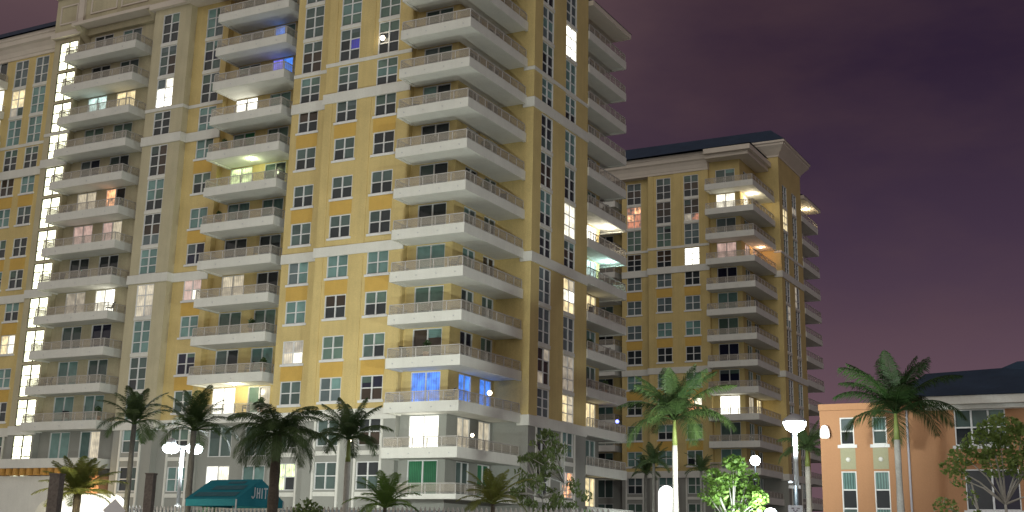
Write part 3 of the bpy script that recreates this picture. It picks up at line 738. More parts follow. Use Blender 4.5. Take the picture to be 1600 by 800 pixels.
LIT2 = {
 'W1.a3':'oOOooo','W3.a1':'LLLLLL','W3.a3':'nnnnpo','W3.F':'OWOO','W1.a4':'mmnnDD','W2.a4':'mmDDDD','W3.a4':'mmnnDD','W2.a3':'nnnnDD','W2.a2':'mDbbbb','W3.a2':'gggggg','W1.a2':'bbbbbb','W2.a1':'nnnnDD','W1.a1':'nnDDDD',
 'W3.A':'DDDD','W2.A':'gggg','W1.A':'gggg','W3.B':'gggg','W2.B':'gggg','W1.B':'gggg','W3.C':'BBBB','W2.C':'BBBB','W1.C':'gggg','W3.D':'DDDD','W2.D':'DDDD','W1.D':'DDDD',
 'CD.a4':'m','CD.a3':'WW','RD1.a3':'W','CD.a2':'g','CD.a1':'k','RD1.a1':'k','CD.A':'N','CD.B':'B','CD.C':'b','CD.D':'N','CD.E':'N','CD.F':'L','RD1.F':'P','RD2.F':'Y','RD1.E':'m',
 'R1.a3':'YYYYYY','R2.a4':'mmmmpp','R1.B':'BpBpBB','R2.A':'pDpDpD','RD2.a1':'O','FD.a4':'Y',
}
t2 = thing('condominium_tower', 'farther yellow condominium tower under a dark blue hipped roof, behind the lit palm', 'building', (0.1, 65.0, -0.3))
build_tower(t2, LIT2, random.Random(21), full=False, joined=True)

# lit balconies: ceiling lamps under the slab above
def ceiling_lamp(root, x, y, z, mat, watts, col):
    b = MB(); b.lathe([(0.0, -0.10), (0.12, -0.10), (0.16, -0.04), (0.16, 0.0)], (x, y, z), 12)
    b.build('ceiling_lamp', mat, root, fix=False)
    ld = bpy.data.lights.new('balcony_light', 'POINT'); ld.energy = watts; ld.color = col; ld.shadow_soft_size = 0.12
    lo = bpy.data.objects.new('balcony_light', ld); COL.objects.link(lo); lo.parent = root; lo.location = (x, y, z-0.25)
def soffit(fl): return zc(fl)+3-1.92-0.003
ceiling_lamp(main_root, 8.0, 22.6, soffit('C'), 'lamp_warm', 150, (1.0, 0.9, 0.68))
ceiling_lamp(main_root, 8.0, 22.6, soffit('D'), 'lamp_aqua', 130, (0.6, 1.0, 0.95))
ceiling_lamp(main_root, -13.9, 1.8, soffit('H'), 'lamp_warm', 130, (1.0, 0.92, 0.62))
ceiling_lamp(main_root, -13.9, 1.8, soffit('B'), 'lamp_warm', 60, (0.85, 1.0, 0.55))
ceiling_lamp(t2, 6.9, 2.0, soffit('a3'), 'lamp_warm', 160, (1.0, 0.86, 0.6))
ceiling_lamp(t2, 7.0, 4.6, soffit('a1'), 'lamp_warm', 60, (1.0, 0.55, 0.32))
ceiling_lamp(t2, 8.0, 22.0, 46.14, 'lamp_warm', 130, (1.0, 0.84, 0.55))

# ------------------------------------------------------------------ orange building on the right
ob = thing('orange_apartment_house', 'low orange stucco apartment house with dark roof and grey green window panels', 'building', (0, 0, 0))
ox0, ox1, oy = 32.35, 52.0, -4.0
wh = []
def owin(x, z0, z1, w, cols, rows, st, sill=True):
    window(ob, 'window', (x, oy+0.05, (z0+z1)/2), 'F', w, z1-z0, cols, rows, st, sill)
    wh.append((x-w/2, x+w/2, z0, z1))
for xx, sa, sb in ((33.80, 'gD', 'ccDDmG'), (35.52, 'cm', 'ccDDcc')):
    owin(xx, 7.30, 8.75, 0.74, 1, 2, sa)
    z0 = 5.95-2.95
    owin(xx, z0, 5.90, 0.80, 1, 3, [sb[0], sb[2], sb[4]])
    owin(xx, 0.9, 2.7, 0.80, 1, 2, 'DD')
    b = MB(); b.box(xx-0.40, xx+0.40, oy-0.02, oy+0.02, 6.0, 7.12); b.build('sage_panel', 'sage_panel', ob, fix=False)
    b = MB(); b.tube([(xx, oy-0.02, 6.52), (xx, oy-0.09, 6.52)], [0.13, 0.10], 12); b.build('round_vent', 'white_stucco', ob, fix=False)
owin(40.6, 7.15, 9.0, 2.5, 3, 2, 'mmbDDm')
owin(41.0, 3.9, 5.95, 2.6, 2, 1, 'DN'); owin(40.55, 1.6, 3.2, 2.2, 2, 1, 'cc')
owin(45.6, 7.15, 9.0, 2.5, 3, 2, 'mmDmDD'); owin(45.6, 3.9, 5.95, 2.6, 2, 1, 'Dm')
wall_section(ob, 'F', oy, ox0, ox1, -0.5, 9.15, wh, 'terracotta_stucco')
b = MB(); b.box(ox0, ox1, oy+0.35, oy+14, -0.5, 9.1); b.build('core', 'terracotta_stucco', ob, fix=False)
b = MB(); b.quad((ox0, oy, -.5), (ox0, oy, 9.15), (ox0, oy+.35, 9.15), (ox0, oy+.35, -.5)); b.build('wall', 'terracotta_stucco', ob, fix=False)
b = MB(); b.box(ox0-0.05, 38.0, oy-0.06, oy+0.3, 9.16, 9.50); b.build('parapet', 'terracotta_stucco', ob, fix=False)
b = MB(); b.box(38.003, ox1, oy-0.9, oy+0.3, 9.20, 9.62); b.box(38.003, ox1, oy-0.55, oy+0.3, 8.98, 9.19); b.build('eave', 'white_stucco', ob, fix=False)
b = MB()
b.poly3([(36.5, oy-1.0, 9.63), (53, oy-1.0, 9.63), (53, 1.5, 12.15), (42.05, 1.5, 12.15), (41.2, 1.5, 11.82), (37.1, 1.5, 11.68)])
b.poly3([(36.5, oy-1.0, 9.63), (37.1, 1.5, 11.68), (36.5, 8, 9.63)])
b.poly3([(53, 8, 9.63), (36.5, 8, 9.63), (37.1, 1.5, 11.68), (41.2, 1.5, 11.82), (42.05, 1.5, 12.15), (53, 1.5, 12.15)]); b.build('roof', 'roof_slate', ob, fix=False)
b = MB(); b.tube([(36.98, oy-0.09, 0), (36.98, oy-0.09, 9.1)], [0.06, 0.06], 8); b.build('downspout', 'sign_grey', ob, fix=False)
for i in range(7):
    b = MB(); x = 39.35+i*0.22; b.box(x-0.05, x+0.05, oy-0.5, oy+0.01, 6.22, 6.36); b.build('awning_bracket', 'corbel_warm_tone', ob, fix=False)

# ------------------------------------------------------------------ palms
FROND = {}
def frond_mesh(L, elev, droop, leaf_len, n=34, seed=0, mat='palm_leaf', hang=0.5):
    k = (round(L, 2), round(elev, 2), round(droop, 2), round(leaf_len, 2), seed, mat)
    if k in FROND: return FROND[k]
    r = random.Random(seed*77+int(L*10)); b = MB()
    path = []; p = Vector((0, 0, 0)); steps = 10
    for i in range(steps+1):
        path.append(p.copy()); t = i/steps
        a = elev - droop*(t**1.3)
        p = p + Vector((math.cos(a), 0, math.sin(a)))*(L/steps)
    b.tube([tuple(q) for q in path], [0.035*(1-0.85*i/steps)*max(1, L/2.5) for i in range(steps+1)], 5, cap=False)
    for i in range(n):
        t = 0.12 + 0.88*(i+0.5)/n
        f = t*steps; j = min(int(f), steps-1); q = path[j].lerp(path[j+1], f-j); d = (path[j+1]-path[j]).normalized()
        nrm = Vector((-d.z, 0, d.x))
        ll = leaf_len*(math.sin(math.pi*min(1, t*0.92+0.10))**0.6)*r.uniform(0.85, 1.1)
        for s in (-1, 1):
            out = (Vector((0, s, 0))*1.0 + d*(0.55+0.5*t) + nrm*r.uniform(-0.05, 0.25)).normalized()
            w = 0.012*max(1, L/2.2)+0.004
            mid = q + out*ll*0.55 + Vector((0, 0, -hang*ll*0.16))
            tip = q + out*ll*0.95 + Vector((0, 0, -hang*ll*r.uniform(0.45, 0.75)))
            side = d*w
            b.quad(q-side*0.6, q+side*0.6, mid+side, mid-side); b.tri(mid-side, mid+side, tip)
    me = b.mesh('frond', [mat]); FROND[k] = me
    return me
def palm(label, x, y, zt, L, n, r0, r1, kind='royal', mat='palm_leaf', seed=1, lean=(0, 0), group='palms around the tower'):
    rg = random.Random(seed)
    t = thing('palm_tree', label, 'palm tree', (x, y, 0), 0, group)
    lx, ly = lean
    hs = 12; path = [(lx*(i/hs)**1.5, ly*(i/hs)**1.5, zt*i/hs) for i in range(hs+1)]
    b = MB()
    if kind == 'royal':
        shaft = 1.25*min(1, L/3)
        k = zt-shaft
        path = [(lx*(i/hs)**1.5, ly*(i/hs)**1.5, k*i/hs) for i in range(hs+1)]
        b.tube(path, [r0+(r1-r0)*(i/hs)+(0.03*r0/.15)*math.sin(i*1.3)*.3 for i in range(hs+1)], 10)
        b.build('trunk', 'bark_pale', t, smooth=True)
        b = MB(); b.tube([(lx, ly, k), (lx, ly, k+shaft*0.35), (lx, ly, k+shaft)], [r1*1.05, r1*0.95, r1*0.55], 10)
        b.build('crownshaft', 'crownshaft_green', t, smooth=True)
    else:
        rad = []
        for i in range(hs+1): rad.append((r0+(r1-r0)*(i/hs))*(1.0+0.06*((i % 2)*2-1)))
        b.tube(path, rad, 9); b.build('trunk', 'bark_brown' if kind != 'pale' else 'bark_grey', t, smooth=True)
    top = (lx, ly, zt)
    var = []
    ga = 2.399963
    for i in range(n):
        u = (i+0.5)/n
        if kind == 'date': el = R(78 - 75*u); dr = R(35+40*u)
        elif kind == 'small': el = R(80 - 62*u); dr = R(30+70*u)
        elif kind == 'droopy': el = R(68 - 78*u); dr = R(75+35*u)
        else: el = R(76 - 66*u); dr = R(45+70*u)
        vi = min(5, int(u*6))
        uq = (vi+0.5)/6
        if kind == 'date': el, dr = R(80-78*uq), R(30+45*uq)
        elif kind == 'small': el, dr = R(82-64*uq), R(28+72*uq)
        elif kind == 'droopy': el, dr = R(66-76*uq), R(75+40*uq)
        else: el, dr = R(87-76*uq), R(30+92*uq)
        me = frond_mesh(L*(0.82+0.2*math.sin(uq*3.0)), el, dr, L*0.26, 64 if L > 1.6 else 44, seed=vi+10*(seed % 3), mat=mat, hang=0.9 if kind in ('royal', 'droopy') else 0.45)
        f = put('frond', me, t, top, ga*i+rg.uniform(-.2, .2))
        s = rg.uniform(0.88, 1.08); f.scale = (s, s, s)
    return t
palm('royal palm with a brightly lit pale trunk, between the two tall towers', 27.5, -13.3, 7.9, 3.6, 20, 0.20, 0.13, 'royal', 'palm_leaf', 3)
palm('royal palm with lit trunk and upright crown in front of the orange house', 37.7, -10.5, 8.2, 3.9, 20, 0.21, 0.14, 'royal', 'palm_leaf_deep', 4)
palm('thick trunked dark palm with drooping crown directly behind the teal canopy', 21.1, -36.3, 5.35, 2.3, 26, 0.23, 0.17, 'droopy', 'palm_leaf_dark', 5)
palm('palm with pale trunk and arching dark crown right of the teal canopy', 21.6, -32.6, 5.45, 2.0, 16, 0.16, 0.10, 'royal', 'palm_leaf_dark', 6)
palm('slender dark palm left of the double headed street lamp', 11.4, -33.6, 6.2, 2.1, 16, 0.13, 0.10, 'pale', 'palm_leaf_dark', 7)
palm('full crowned palm close behind the double headed street lamp', 11.4, -30.0, 6.25, 2.4, 17, 0.17, 0.12, 'pale', 'palm_leaf', 8)
palm('squat date palm with olive fronds beside the white glowing wall', 10.6, -35.5, 3.3, 2.0, 26, 0.16, 0.15, 'date', 'palm_leaf_olive', 9)
palm('low bushy palm by the picket fence, nearer the pale trunked palm', 24.8, -34.7, 2.85, 1.6, 18, 0.10, 0.07, 'small', 'palm_leaf_fresh', 10)
palm('low bushy palm by the picket fence, under the curved corner terrace', 28.2, -33.0, 3.05, 1.6, 18, 0.10, 0.07, 'small', 'palm_leaf_olive', 11)
palm('palm with thin green lit trunk just behind the single street lamp', 29.7, 3.0, 7.6, 2.3, 14, 0.20, 0.15, 'royal', 'palm_leaf_dark', 12)
palm('dark palm standing against the base of the farther tower, beside the made-up glowing pylon', 12.0, 22.6, 8.3, 2.2, 14, 0.17, 0.12, 'pale', 'palm_leaf_dark', 13)
palm('dark palm at the farther tower, closest to the nearer tower wall', 8.9, 28.5, 7.9, 2.0, 14, 0.17, 0.12, 'pale', 'palm_leaf_dark', 14)
palm('dark palm at the farther tower, half hidden by the bright leafy tree', 13.6, 29.2, 8.1, 2.1, 14, 0.17, 0.12, 'pale', 'palm_leaf_dark', 15)

# ------------------------------------------------------------------ leafy trees and shrubs
def leaf_cloud(b, blobs, count, size, rg, hang=0.0, long=1.6):
    tot = sum(bl[3]*bl[4]*bl[5] for bl in blobs)
    for (cx, cy, cz_, rx, ry, rz) in blobs:
        for _ in range(int(count*rx*ry*rz/tot)):
            while True:
                u = Vector((rg.uniform(-1, 1), rg.uniform(-1, 1), rg.uniform(-1, 1)))
                if 0.15 < u.length < 1: break
            u = u.normalized()*(u.length**0.55)
            c = Vector((cx+u.x*rx, cy+u.y*ry, cz_+u.z*rz))
            d = Vector((rg.uniform(-1, 1), rg.uniform(-1, 1), rg.uniform(-0.8, 0.6)-hang)).normalized()
            sidev = d.cross(Vector((rg.uniform(-1, 1), rg.uniform(-1, 1), rg.uniform(-1, 1)))).normalized()
            s = size*rg.uniform(0.6, 1.3)
            b.quad(c-d*s*long*0.5, c+sidev*s*0.5, c+d*s*long*0.5, c-sidev*s*0.5)
def leafy_tree(name, label, cat, x, y, trunks, blobs, count, size, leaf, bark, seed, hang=0.0, long=1.6, group=None):
    rg = random.Random(seed)
    t = thing(name, label, cat, (x, y, 0), 0, group)
    b = MB()
    for path, r0 in trunks:
        k = len(path); b.tube(path, [r0*(1-0.75*i/(k-1)) for i in range(k)], 7)
    for bl in blobs:
        base = min((p for path, _ in trunks for p in path[1:-1]), key=lambda p: (Vector(p)-Vector(bl[:3])).length + (1.5 if p[2] > bl[2] else 0))
        mid = (Vector(base)+Vector(bl[:3]))/2 + Vector((rg.uniform(-.1, .1), rg.uniform(-.1, .1), 0.08))
        b.tube([base, tuple(mid), bl[:3]], [0.035, 0.022, 0.010], 5)
    b.build('trunk', bark, t, smooth=True)
    c = MB(); leaf_cloud(c, blobs, count, size, rg, hang, long)
    c.build('crown', leaf, t, fix=False)
    return t
def blobs_in(rg, n, rx, ry, z0, z1, s0, s1, power=0.6):
    out = []
    for _ in range(n):
        a = rg.uniform(0, 2*math.pi); q = rg.random()**power
        z = rg.uniform(z0, z1); k = math.sin(math.pi*min(0.98, max(0.12, (z-z0)/(z1-z0)*0.85+0.12)))
        out.append((math.cos(a)*q*rx*k, math.sin(a)*q*ry*k, z, rg.uniform(s0, s1), rg.uniform(s0, s1), rg.uniform(s0, s1)*0.8))
    return out
rg = random.Random(5)
leafy_tree('leafy_tree', 'round bright green leafy tree glowing under the lamps, before the farther tower', 'tree', 35.6, -29.0,
    [([(0, 0, 0), (0.05, 0, 1.2), (0.0, 0.05, 2.4), (0.1, 0, 3.9)], 0.10), ([(0.15, 0, 0), (0.35, 0.1, 1.5), (0.6, 0.1, 3.2)], 0.06), ([(-.1, 0, 0), (-.4, 0.1, 1.6), (-.7, 0.1, 3.2)], 0.06)],
    blobs_in(rg, 44, 1.3, 1.2, 1.5, 4.75, 0.22, 0.45), 4200, 0.11, 'leaf_bright', 'bark_pale', 31)
leafy_tree('leafy_tree', 'thin twiggy tree with drooping olive leaves against the right side of the near tower', 'tree', 26.3, -25.0,
    [([(0, 0, 0), (0.1, 0, 1.8), (-.2, 0, 3.6), (-.5, 0, 5.9)], 0.07), ([(0.2, 0, 0), (0.5, 0, 2.2), (0.75, 0.1, 4.2), (0.8, 0, 5.9)], 0.06), ([(-.3, 0, 0), (-.8, 0, 2.2), (-1.1, 0.1, 4.6)], 0.05)],
    blobs_in(rg, 80, 1.75, 1.3, 2.2, 6.3, 0.14, 0.34, 0.5), 3000, 0.075, 'leaf_olive', 'bark_pale', 32, hang=0.9, long=2.6)
leafy_tree('leafy_tree', 'spreading tree with pale slanting stems before the orange house balcony', 'tree', 45.2, -35.8,
    [([(0.2, 0, 0), (0.0, 0, 1.2), (-.35, 0.1, 2.4), (-.55, 0.1, 3.6)], 0.08), ([(0.3, 0, 0), (0.35, 0.05, 1.6), (0.3, 0, 3.0), (0.1, 0, 4.6)], 0.07), ([(0.4, 0, 0), (0.8, 0.1, 1.8), (1.0, 0.1, 3.6)], 0.06)],
    [(-1.25, 0, 2.9, .34, .34, .28), (-1.3, .1, 2.55, .3, .3, .22), (-1.0, 0, 4.0, .35, .35, .25), (-.7, 0, 4.3, .4, .4, .3), (-.85, .1, 3.7, .3, .3, .25), (-.2, 0, 4.6, .55, .5, .42), (.3, 0, 5.0, .6, .55, .42), (.8, .1, 4.7, .6, .5, .45), (.2, 0, 4.1, .5, .5, .4), (.9, 0, 4.0, .5, .5, .4), (1.3, 0, 4.4, .5, .5, .4), (-.9, 0, 2.4, .35, .35, .25), (-.4, 0, 2.6, .3, .3, .25), (-.6, .1, 3.2, .22, .2, .18), (.5, 0, 2.3, .3, .3, .25), (1.3, 0, 3.2, .35, .35, .3), (1.5, 0, 5.0, .4, .4, .3)],
    3600, 0.075, 'leaf_pale_olive', 'bark_pale', 33, hang=0.3, long=1.9)
def shrub(label, x, y, rx, rz, z, count, seed, leaf='leaf_hedge'):
    rg = random.Random(seed)
    t = thing('shrub', label, 'shrub', (x, y, 0), 0, None)
    b = MB()
    for i in range(5):
        a = i*1.3; b.tube([(0, 0, 0), (math.cos(a)*rx*.3, math.sin(a)*rx*.3, z*.6), (math.cos(a)*rx*.6, math.sin(a)*rx*.6, z)], [0.04, 0.03, 0.012], 5)
    b.build('stem', 'bark_brown', t)
    c = MB(); leaf_cloud(c, blobs_in(rg, 14, rx, rx*.8, z-rz, z+rz, rx*.28, rx*.45), count, 0.11, rg, 0.1)
    c.build('foliage', leaf, t, fix=False)
shrub('grey green shrub rising between the teal canopy and the pale palm trunk', 18.9, -31.5, 0.95, 0.9, 2.2, 1500, 41, 'leaf_olive')
shrub('dark rounded shrub in front of the white terrace wall', 23.2, -14.5, 1.2, 0.8, 2.6, 1100, 42)
shrub('dark shrub under the double headed street lamp', 8.6, -25.3, 1.1, 0.9, 2.2, 1100, 43)
shrub('dark shrub below the dark slender palm', 6.2, -27.0, 1.0, 0.7, 1.9, 900, 44)

# ------------------------------------------------------------------ street lamps
def point(name, loc, watts, col, r=0.2, parent=None):
    ld = bpy.data.lights.new(name, 'POINT'); ld.energy = watts; ld.color = col; ld.shadow_soft_size = r
    lo = bpy.data.objects.new(name, ld); COL.objects.link(lo); lo.location = loc
    if parent: lo.parent = parent
    return lo
lamp = thing('street_lamp', 'street lamp with two glaring white heads on one pale pole', 'street lamp', (7.42, -26.3, 0), R(28), 'street lamps')
b = MB(); b.tube([(0, 0, 3.2), (0, 0, 5.9)], [0.10, 0.075], 10); b.build('pole', 'pale_metal', lamp, smooth=True)
b = MB(); b.lathe([(0.17, 0), (0.17, 3.1), (0.13, 3.2), (0.0, 3.2)], (0, 0, 0), 12); b.build('base', 'concrete', lamp)
b = MB(); b.box(-0.55, 0.55, -0.035, 0.035, 5.9, 5.97); b.build('cross_arm', 'pale_metal', lamp)
for s in (-1, 1):
    b = MB(); b.lathe([(0.0, 0.36), (0.16, 0.30), (0.26, 0.12), (0.27, 0.02), (0.25, 0.0)], (0.56*s, 0, 5.98), 14); b.build('lamp_hood', 'pale_metal', lamp, smooth=True)
    b = MB(); b.lathe([(0.36, 0.0), (0.40, -0.12), (0.34, -0.28), (0.18, -0.36), (0.0, -0.37)], (0.56*s, 0, 5.97), 16); b.build('lamp_globe', 'lamp_white', lamp, smooth=True)
    point('street_and_fill_light', (0.56*s, 0, 5.3), 650, (0.86, 0.97, 1.0), 0.25, lamp)
    ld = bpy.data.lights.new('street_and_fill_light', 'SPOT'); ld.energy = 2700; ld.color = (0.93, 1.0, 0.88); ld.shadow_soft_size = 0.3; ld.spot_size = R(165); ld.spot_blend = 0.6  # extra fill spot beside each lamp head, added to wash the facade upwards
    lo = bpy.data.objects.new('street_and_fill_light', ld); COL.objects.link(lo)
    lo.matrix_world = Matrix.Translation((7.42+0.5*s, -25.6+0.27*s, 6.0)) @ Vector((20.0, -27.0, -21.0)).to_track_quat('Z', 'Y').to_matrix().to_4x4()
lamp2 = thing('street_lamp', 'tall street lamp with one glaring head on a pale shaft above a small sign', 'street lamp', (36.15, -22.6, 0), R(20), 'street lamps')
b = MB(); b.tube([(0, 0, 4.15), (0, 0, 6.5)], [0.10, 0.08], 10); b.build('shaft', 'pale_metal', lamp2, smooth=True)
b = MB(); b.tube([(-0.05, 0, 0), (-0.05, 0, 4.2)], [0.11, 0.10], 10); b.build('pole', 'dark_metal', lamp2, smooth=True)
b = MB(); b.box(-0.32, 0.14, -0.07, 0.07, 4.08, 4.20); b.lathe([(0.0, 0.07), (0.08, 0.05), (0.1, 0), (0.08, -0.05), (0, -0.07)], (-0.24, 0, 4.30), 10); b.build('bracket', 'pale_metal', lamp2)
b = MB(); b.lathe([(0.0, 0.42), (0.20, 0.36), (0.46, 0.16), (0.48, 0.08), (0.44, 0.06)], (0, 0, 6.62), 16); b.build('lamp_hood', 'pale_metal', lamp2, smooth=True)
b = MB(); b.lathe([(0.46, 0.14), (0.44, 0.0), (0.34, -0.18), (0.16, -0.28), (0.0, -0.29)], (0, 0, 6.58), 16); b.build('lamp_globe', 'lamp_white', lamp2, smooth=True)
point('street_and_fill_light', (0, 0, 6.1), 2300, (0.84, 0.97, 1.0), 0.25, lamp2)
ld = bpy.data.lights.new('street_and_fill_light', 'SPOT'); ld.energy = 15000; ld.color = (0.95, 1.0, 0.90); ld.shadow_soft_size = 0.3; ld.spot_size = R(120); ld.spot_blend = 0.7  # extra fill spot added at this lamp for the near tower's right side
lo = bpy.data.objects.new('street_and_fill_light', ld); COL.objects.link(lo)
lo.matrix_world = Matrix.Translation((35.7, -22.3, 6.45)) @ Vector((27.0, -30.0, -18.0)).to_track_quat('Z', 'Y').to_matrix().to_4x4()
lamp3 = thing('street_lamp', 'small globe lamp on a thin dark post behind the bright leafy tree', 'street lamp', (23.83, 11.5, 0), 0, 'street lamps')
b = MB(); b.tube([(0, 0, 0), (0, 0, 7.35)], [0.09, 0.06], 8); b.build('pole', 'dark_metal', lamp3, smooth=True)
b = MB(); b.lathe([(0.0, 0.36), (0.2, 0.31), (0.32, 0.14), (0.34, 0), (0.26, -0.2), (0.12, -0.28), (0, -0.28)], (0, 0, 7.62), 14); b.build('lamp_globe', 'lamp_white', lamp3, smooth=True)
lamp4 = thing('street_lamp', 'low glaring lamp right beside the bright leafy tree', 'street lamp', (37.15, -29.55, 0), 0, 'street lamps')
b = MB(); b.tube([(0, 0, 0), (0, 0, 2.65)], [0.06, 0.045], 8); b.build('pole', 'dark_metal', lamp4, smooth=True)
b = MB(); b.lathe([(0.0, 0.25), (0.14, 0.21), (0.22, 0.08), (0.22, -0.05), (0.12, -0.20), (0, -0.21)], (0, 0, 2.84), 14); b.build('lamp_globe', 'lamp_white', lamp4, smooth=True)
point('street_and_fill_light', (-0.15, -0.75, 2.95), 420, (0.9, 1.0, 0.93), 0.2, lamp4)
wl = thing('wall_floodlight', 'pale green glowing floodlight on the corner of the orange house', 'floodlight', (32.9, -5.2, 7.9))
b = MB(); b.box(-0.05, 0.05, 0.2, 1.19, -0.04, 0.04); b.build('arm', 'dark_metal', wl)
b = MB(); b.lathe([(0.0, 0.36), (0.15, 0.30), (0.24, 0.07), (0.26, -0.22), (0.2, -0.32), (0, -0.33)], (0, 0, 0), 12); b.build('lamp_globe', 'lit_panel_white', wl, smooth=True)

# ------------------------------------------------------------------ white things at street level; wall and pylon glow by emission
py = thing('stand_in_pylon', 'made-up glowing white pylon with a rounded top between the towers', 'pylon', (23.9, -5.3, 0), R(25))
b = MB(); b.box(-0.42, 0.42, -0.25, 0.25, 0, 4.7); b.tube([(0, 0.24, 4.7), (0, -0.24, 4.7)], [0.42, 0.42], 18); b.build('glow_panel', 'lit_panel_white', py)  # made-up glowing body, emission stands in for a floodlit pale form
b = MB(); b.box(-0.55, 0.55, -0.34, 0.34, 0, 0.35); b.build('base', 'concrete', py)
fw_ = thing('entrance_wall', 'white entrance wall with rounded shoulders and painted-on glow behind the squat date palm', 'wall', (9.0, -32.6, 0), R(28))
def shoulder(x0, x1, h, r, th=0.35):
    pts = [(x0, 0)]; 
    pts = [(x1, 0), (x1, h-r)] + [(x1-r+r*math.cos(a), h-r+r*math.sin(a)) for a in [R(d) for d in range(15, 91, 15)]] + [(x0+r+r*math.cos(a), h-r+r*math.sin(a)) for a in [R(d) for d in range(90, 181, 15)]] + [(x0, 0)]
    b = MB(); n = len(pts)
    b.poly3([(p[0], -th/2, p[1]) for p in pts]); b.poly3([(p[0], th/2, p[1]) for p in reversed(pts)])
    for i in range(n):
        j = (i+1) % n
        b.quad((pts[i][0], -th/2, pts[i][1]), (pts[j][0], -th/2, pts[j][1]), (pts[j][0], th/2, pts[j][1]), (pts[i][0], th/2, pts[i][1]))
    return b
shoulder(-2.0, 0.95, 3.42, 0.55).build('panel', 'wall_glow_cream', fw_)  # floodlit brightness put in as emission; the wall is no lamp
o = shoulder(-2.95, -1.2, 3.2, 0.7, 0.3).build('return_panel', 'white_stucco', fw_); o.location = (0, 0.5, 0)
tw = thing('terrace_wall', 'white terrace wall at the far foot of the near tower, lit from below', 'wall', (0, 0, 0))
b = MB(); b.box(8.95, 9.25, 16.7, 24.6, 0, 4.55); b.build('panel', 'white_stucco', tw)
b = MB(); b.box(8.90, 9.35, 16.65, 24.7, 4.553, 4.70); b.build('coping', 'white_stucco', tw)
point('terrace_floodlight', (11.0, 21.5, 1.2), 420, (0.9, 1.0, 0.96), 0.3)
point('entrance_floodlight', (11.8, -36.6, 0.5), 420, (1.0, 0.9, 0.6), 0.2)
fl_ = thing('fill_floodlight', 'added unseen floodlight on the ground behind the white entrance wall, aimed up at the tan bay', 'floodlight', (4.0, -27.5, 0), R(40))
b = MB(); b.box(-0.22, 0.22, -0.10, 0.10, 0.28, 0.62); b.build('housing', 'dark_metal', fl_)
b = MB(); b.box(-0.19, 0.19, 0.102, 0.112, 0.31, 0.59); b.build('lens', 'lit_panel_white', fl_)
b = MB(); b.box(-0.27, -0.23, -0.04, 0.04, 0, 0.5); b.box(0.23, 0.27, -0.04, 0.04, 0, 0.5); b.build('bracket', 'dark_metal', fl_)
ld = bpy.data.lights.new('fill_floodlight', 'SPOT'); ld.energy = 8200; ld.color = (0.97, 1.0, 0.88); ld.shadow_soft_size = 0.3; ld.spot_size = R(130); ld.spot_blend = 0.8  # unseen spot added to lift the left facade and the balcony soffits
lo = bpy.data.objects.new('fill_floodlight', ld); COL.objects.link(lo)
lo.matrix_world = Matrix.Translation((3.8, -27.2, 0.7)) @ Vector((33.0, -30.0, -22.0)).to_track_quat('Z', 'Y').to_matrix().to_4x4()

# porch downlight glow on the corbels and the lit recess
point('porch_light', (-27.4, 0.2, 5.4), 160, (1.0, 0.74, 0.42), 0.2)

# small lights seen on the facade
def small_lamp(nm, lb, loc, r, mt, fit):
    t = thing(nm, lb, 'lamp', loc)
    b = MB(); b.lathe([(0.0, r), (r*.6, r*.8), (r, 0.1*r), (r*.8, -.6*r), (r*.3, -r), (0, -r)], (0, 0, 0), 12); b.build('lamp_globe', mt, t, smooth=True)
    b = MB()
    if fit == 'base': b.lathe([(0, -r+.01), (r*.7, -r), (r*.8, -r-.06), (0, -r-.06)], (0, 0, 0), 10)
    elif fit == 'plate': b.box(-r*.8, r*.8, r*.9, r*.9+0.05, -r*1.4, r*.6)
    else: b.tube([(0, 0, r*.9), (0, 0, r+0.45)], [0.012, 0.012], 5)
    b.build('base' if fit == 'base' else ('back_plate' if fit == 'plate' else 'cord'), 'dark_metal', t)
    return t
small_lamp('lantern', 'glowing white lantern standing on the balcony rail of the blue lit flat', (8.12, 2.4, zc('H')-0.6+0.22), 0.17, 'lamp_warm', 'base')
small_lamp('lantern', 'flat white lamp on the terrace rail below the blue lit flat', (8.12, 0.2, zc('I')-0.6+0.17), 0.12, 'lamp_warm', 'base')
small_lamp('wall_lamp', 'tiny wall lamp beside the palm with the pale trunk', (-1.45, -0.15, 8.55), 0.10, 'lamp_warm', 'plate')
small_lamp('paper_lantern', 'round white paper lantern glowing in a dark upper window', (-0.45, -0.18, zc('a2')-0.72), 0.19, 'lamp_warm', 'cord')
small_lamp('wall_lamp', 'tiny blue lamp at the edge of a far balcony', (8.7, 22.9, zc('H')-0.6+0.22), 0.16, 'lamp_blue', 'base')

